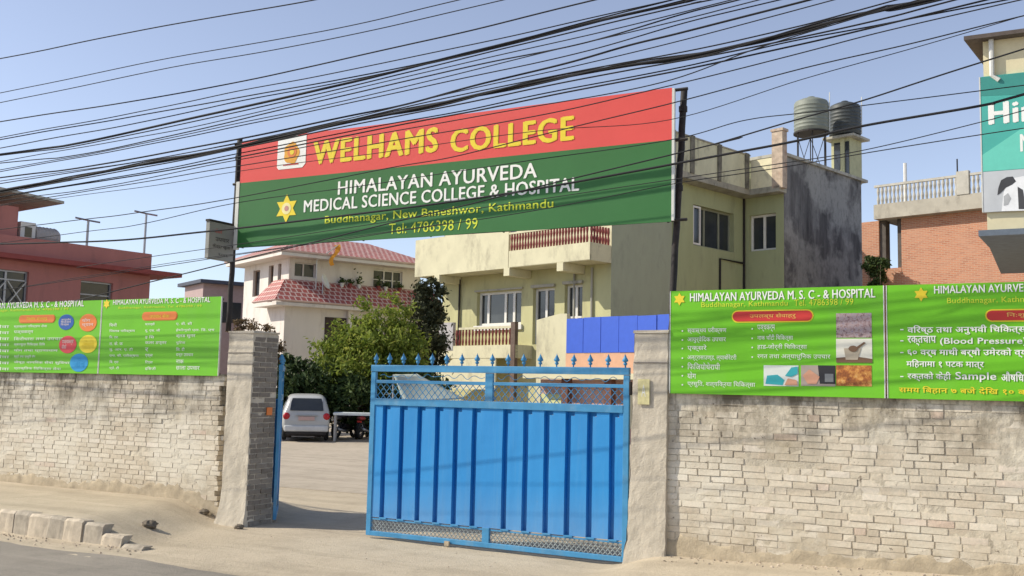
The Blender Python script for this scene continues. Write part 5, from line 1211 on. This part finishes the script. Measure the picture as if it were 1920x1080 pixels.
# ================================================================== OVERHEAD CABLES
def cable(label, v, r, pts, group="overhead cables along the street", bundle=0):
    P = [Vector(S(*((lambda q: (q[0], v, q[1]))(S.at_v(x, y, v))))) for x, y in pts]
    P = [P[0] + (P[0] - P[1]).normalized() * 8] + P + [P[-1] + (P[-1] - P[-2]).normalized() * 2.5]
    out = []
    for i in range(len(P) - 1):
        a, b, c, d = P[max(i - 1, 0)], P[i], P[i + 1], P[min(i + 2, len(P) - 1)]
        for k in range(10):
            t = k / 10; out.append(.5 * ((2 * b) + (c - a) * t + (2 * a - 5 * b + 4 * c - d) * t * t + (-a + 3 * b - 3 * c + d) * t ** 3))
    out.append(P[-1])
    # cables sag and sway a little
    out = [p + Vector((0, 0, .010 * noise.noise(Vector((p.x * .9, v * 9, r * 900))))) for p in out]
    mb = MB(); mb.tube(out, r, 6)
    if bundle:
        for k in range(bundle): mb.tube([p + Vector((0, .012 * math.sin(i * .22 + k * 2.1), r * 1.6 * math.cos(i * .22 + k * 2.1))) for i, p in enumerate(out)], r * .55, 5)
    o = build("overhead_cable", mb, CABLE, None, smooth=True, recalc=False); return tag(o, label, "cable", group)
CB = [
 ("topmost thin wire, alone high in the left sky", -1.6, .006, [(0, 110), (300, 50), (590, 0), (700, -24)]),
 ("second thin wire from the top in the left sky", -1.7, .0045, [(0, 175), (320, 108), (640, 52), (860, -1)]),
 ("third thin wire from the top in the left sky", -1.8, .0045, [(0, 193), (320, 127), (640, 70), (940, 0)]),
 ("black wire, fourth from the top at the left edge", -1.5, .0065, [(0, 228), (250, 190), (460, 150), (640, 112), (840, 67), (1113, 0)]),
 ("thin wire just above the upper dark bundle", -1.55, .005, [(0, 258), (230, 215), (440, 172), (640, 134), (900, 80), (1260, 0)]),
 ("upper strand entering the upper dark bundle", -1.4, .006, [(0, 262), (230, 222), (440, 184), (640, 148), (860, 103), (1273, -4)]),
 ("second strand entering the upper dark bundle", -1.35, .0055, [(0, 277), (250, 232), (440, 192), (640, 153), (860, 106), (1040, 62), (1280, 0)]),
 ("thick twisted cable forming the upper dark bundle", -1.3, .012, [(0, 289), (150, 268), (400, 213), (640, 158), (840, 109), (1023, 63), (1150, 33), (1290, 2), (1330, -8)]),
 ("lower strand running along the upper dark bundle", -1.25, .006, [(0, 292), (150, 272), (400, 220), (640, 166), (840, 117), (1023, 72), (1300, 6), (1330, 0)]),
 ("thin wire just below the upper dark bundle", -1.45, .0045, [(0, 303), (330, 244), (640, 172), (900, 112), (1100, 68), (1340, 8)]),
 ("medium wire sagging below the upper dark bundle", -1.2, .006, [(0, 306), (130, 293), (330, 252), (640, 180), (900, 121), (1100, 80), (1280, 26), (1400, -4)]),
 ("fine wire in the middle of the cable band", -1.6, .0045, [(0, 318), (190, 285), (440, 232), (640, 190), (960, 114), (1280, 36), (1420, 0)]),
 ("second fine wire in the middle of the cable band", -1.5, .005, [(0, 322), (300, 266), (640, 196), (880, 144), (1100, 96), (1280, 44), (1440, 6)]),
 ("black cable crossing the middle of the sky", -1.1, .0085, [(0, 333), (130, 317), (300, 288), (440, 262), (640, 220), (760, 196), (900, 158), (1060, 118), (1180, 84), (1280, 60), (1500, 4)]),
 ("thin wire under the black middle cable", -1.35, .0045, [(0, 340), (300, 296), (640, 227), (860, 172), (1060, 128), (1280, 75), (1540, 6)]),
 ("upper strand of the thick lower bundle", -1.0, .006, [(0, 345), (170, 318), (440, 270), (640, 228), (860, 178), (1080, 135), (1280, 98), (1480, 54), (1660, 5)]),
 ("thickest black bundled cable above the banner", -1.0, .015, [(0, 357), (150, 331), (300, 302), (440, 276), (640, 232), (800, 200), (960, 164), (1130, 131), (1300, 103), (1480, 62), (1640, 22), (1740, 0)], 2),
 ("lower strand of the thick lower bundle", -1.05, .007, [(0, 362), (300, 308), (440, 280), (640, 238), (860, 196), (1080, 150), (1300, 110), (1480, 74), (1660, 34), (1790, 0)]),
 ("wire grazing the top edge of the red banner", -.9, .006, [(0, 369), (300, 318), (450, 288), (640, 250), (850, 211), (1010, 178), (1280, 125), (1480, 78), (1660, 44), (1850, 6)]),
 ("second wire grazing the top edge of the red banner", -.95, .0075, [(60, 360), (300, 322), (450, 294), (640, 256), (850, 216), (1010, 184), (1280, 130), (1480, 88), (1640, 50), (1830, 4)]),
 ("wire crossing the white emblem of the banner", -1.0, .005, [(0, 376), (180, 352), (445, 300), (700, 252), (1000, 200), (1240, 155), (1420, 90), (1600, 35), (1720, 0)]),
 ("wire crossing the yellow headline of the banner", -1.05, .005, [(0, 384), (180, 356), (445, 312), (700, 270), (1000, 218), (1240, 165), (1490, 103), (1665, 57), (1913, 0)]),
 ("faint wire low across the yellow headline", -1.1, .0035, [(60, 378), (300, 346), (445, 322), (720, 285), (1000, 247), (1255, 224), (1500, 150), (1700, 95), (1913, 30)]),
 ("black wire slanting over the red and green join of the banner", -1.0, .005, [(85, 420), (250, 400), (440, 371), (725, 316), (860, 292), (1070, 239), (1262, 193), (1500, 130), (1700, 84), (1920, 30)]),
 ("thin wire across the white lettering of the banner", -1.1, .004, [(110, 441), (265, 420), (435, 382), (700, 345), (1000, 300), (1262, 262), (1400, 225), (1560, 205)]),
 ("heavy low cable passing in front of the roof tanks", -.9, .010, [(0, 457), (200, 452), (390, 434), (640, 405), (860, 376), (1070, 342), (1260, 309), (1405, 281), (1500, 262), (1615, 236), (1849, 195), (1920, 176)]),
 ("wire from the banner pole rising past the tank to the right roof", -1.3, .006, [(1250, 292), (1340, 270), (1488, 226), (1615, 189), (1760, 142), (1920, 92)]),
 ("faint wire right of the dark roof tank", -1.5, .0035, [(1300, 332), (1450, 310), (1615, 283), (1850, 226), (1920, 207)]),
 ("thin wire low across the green part of the banner", -1.0, .004, [(300, 500), (500, 470), (700, 440), (1000, 395), (1262, 345), (1420, 320)]),
 ("faint wire crossing the pink house front", -1.7, .003, [(0, 545), (150, 520), (330, 492), (480, 470)]),
]
CV = [-1.9, -1.8, -1.85, -1.7, -1.62, -1.6, -1.58, -1.5, -1.45, -1.65, -1.55, -1.7, -1.6, -1.4, -1.5, -.72, -.65, -.7, -.6, -.66, -.75, -.8, -.7, -.9, -1.0, -1.15, -1.3, -1.5, -.95, -1.6]
for i_, c in enumerate(CB): cable(c[0], CV[i_], c[2] * 1.13, c[3], bundle=(c[4] if len(c) > 4 else 0))
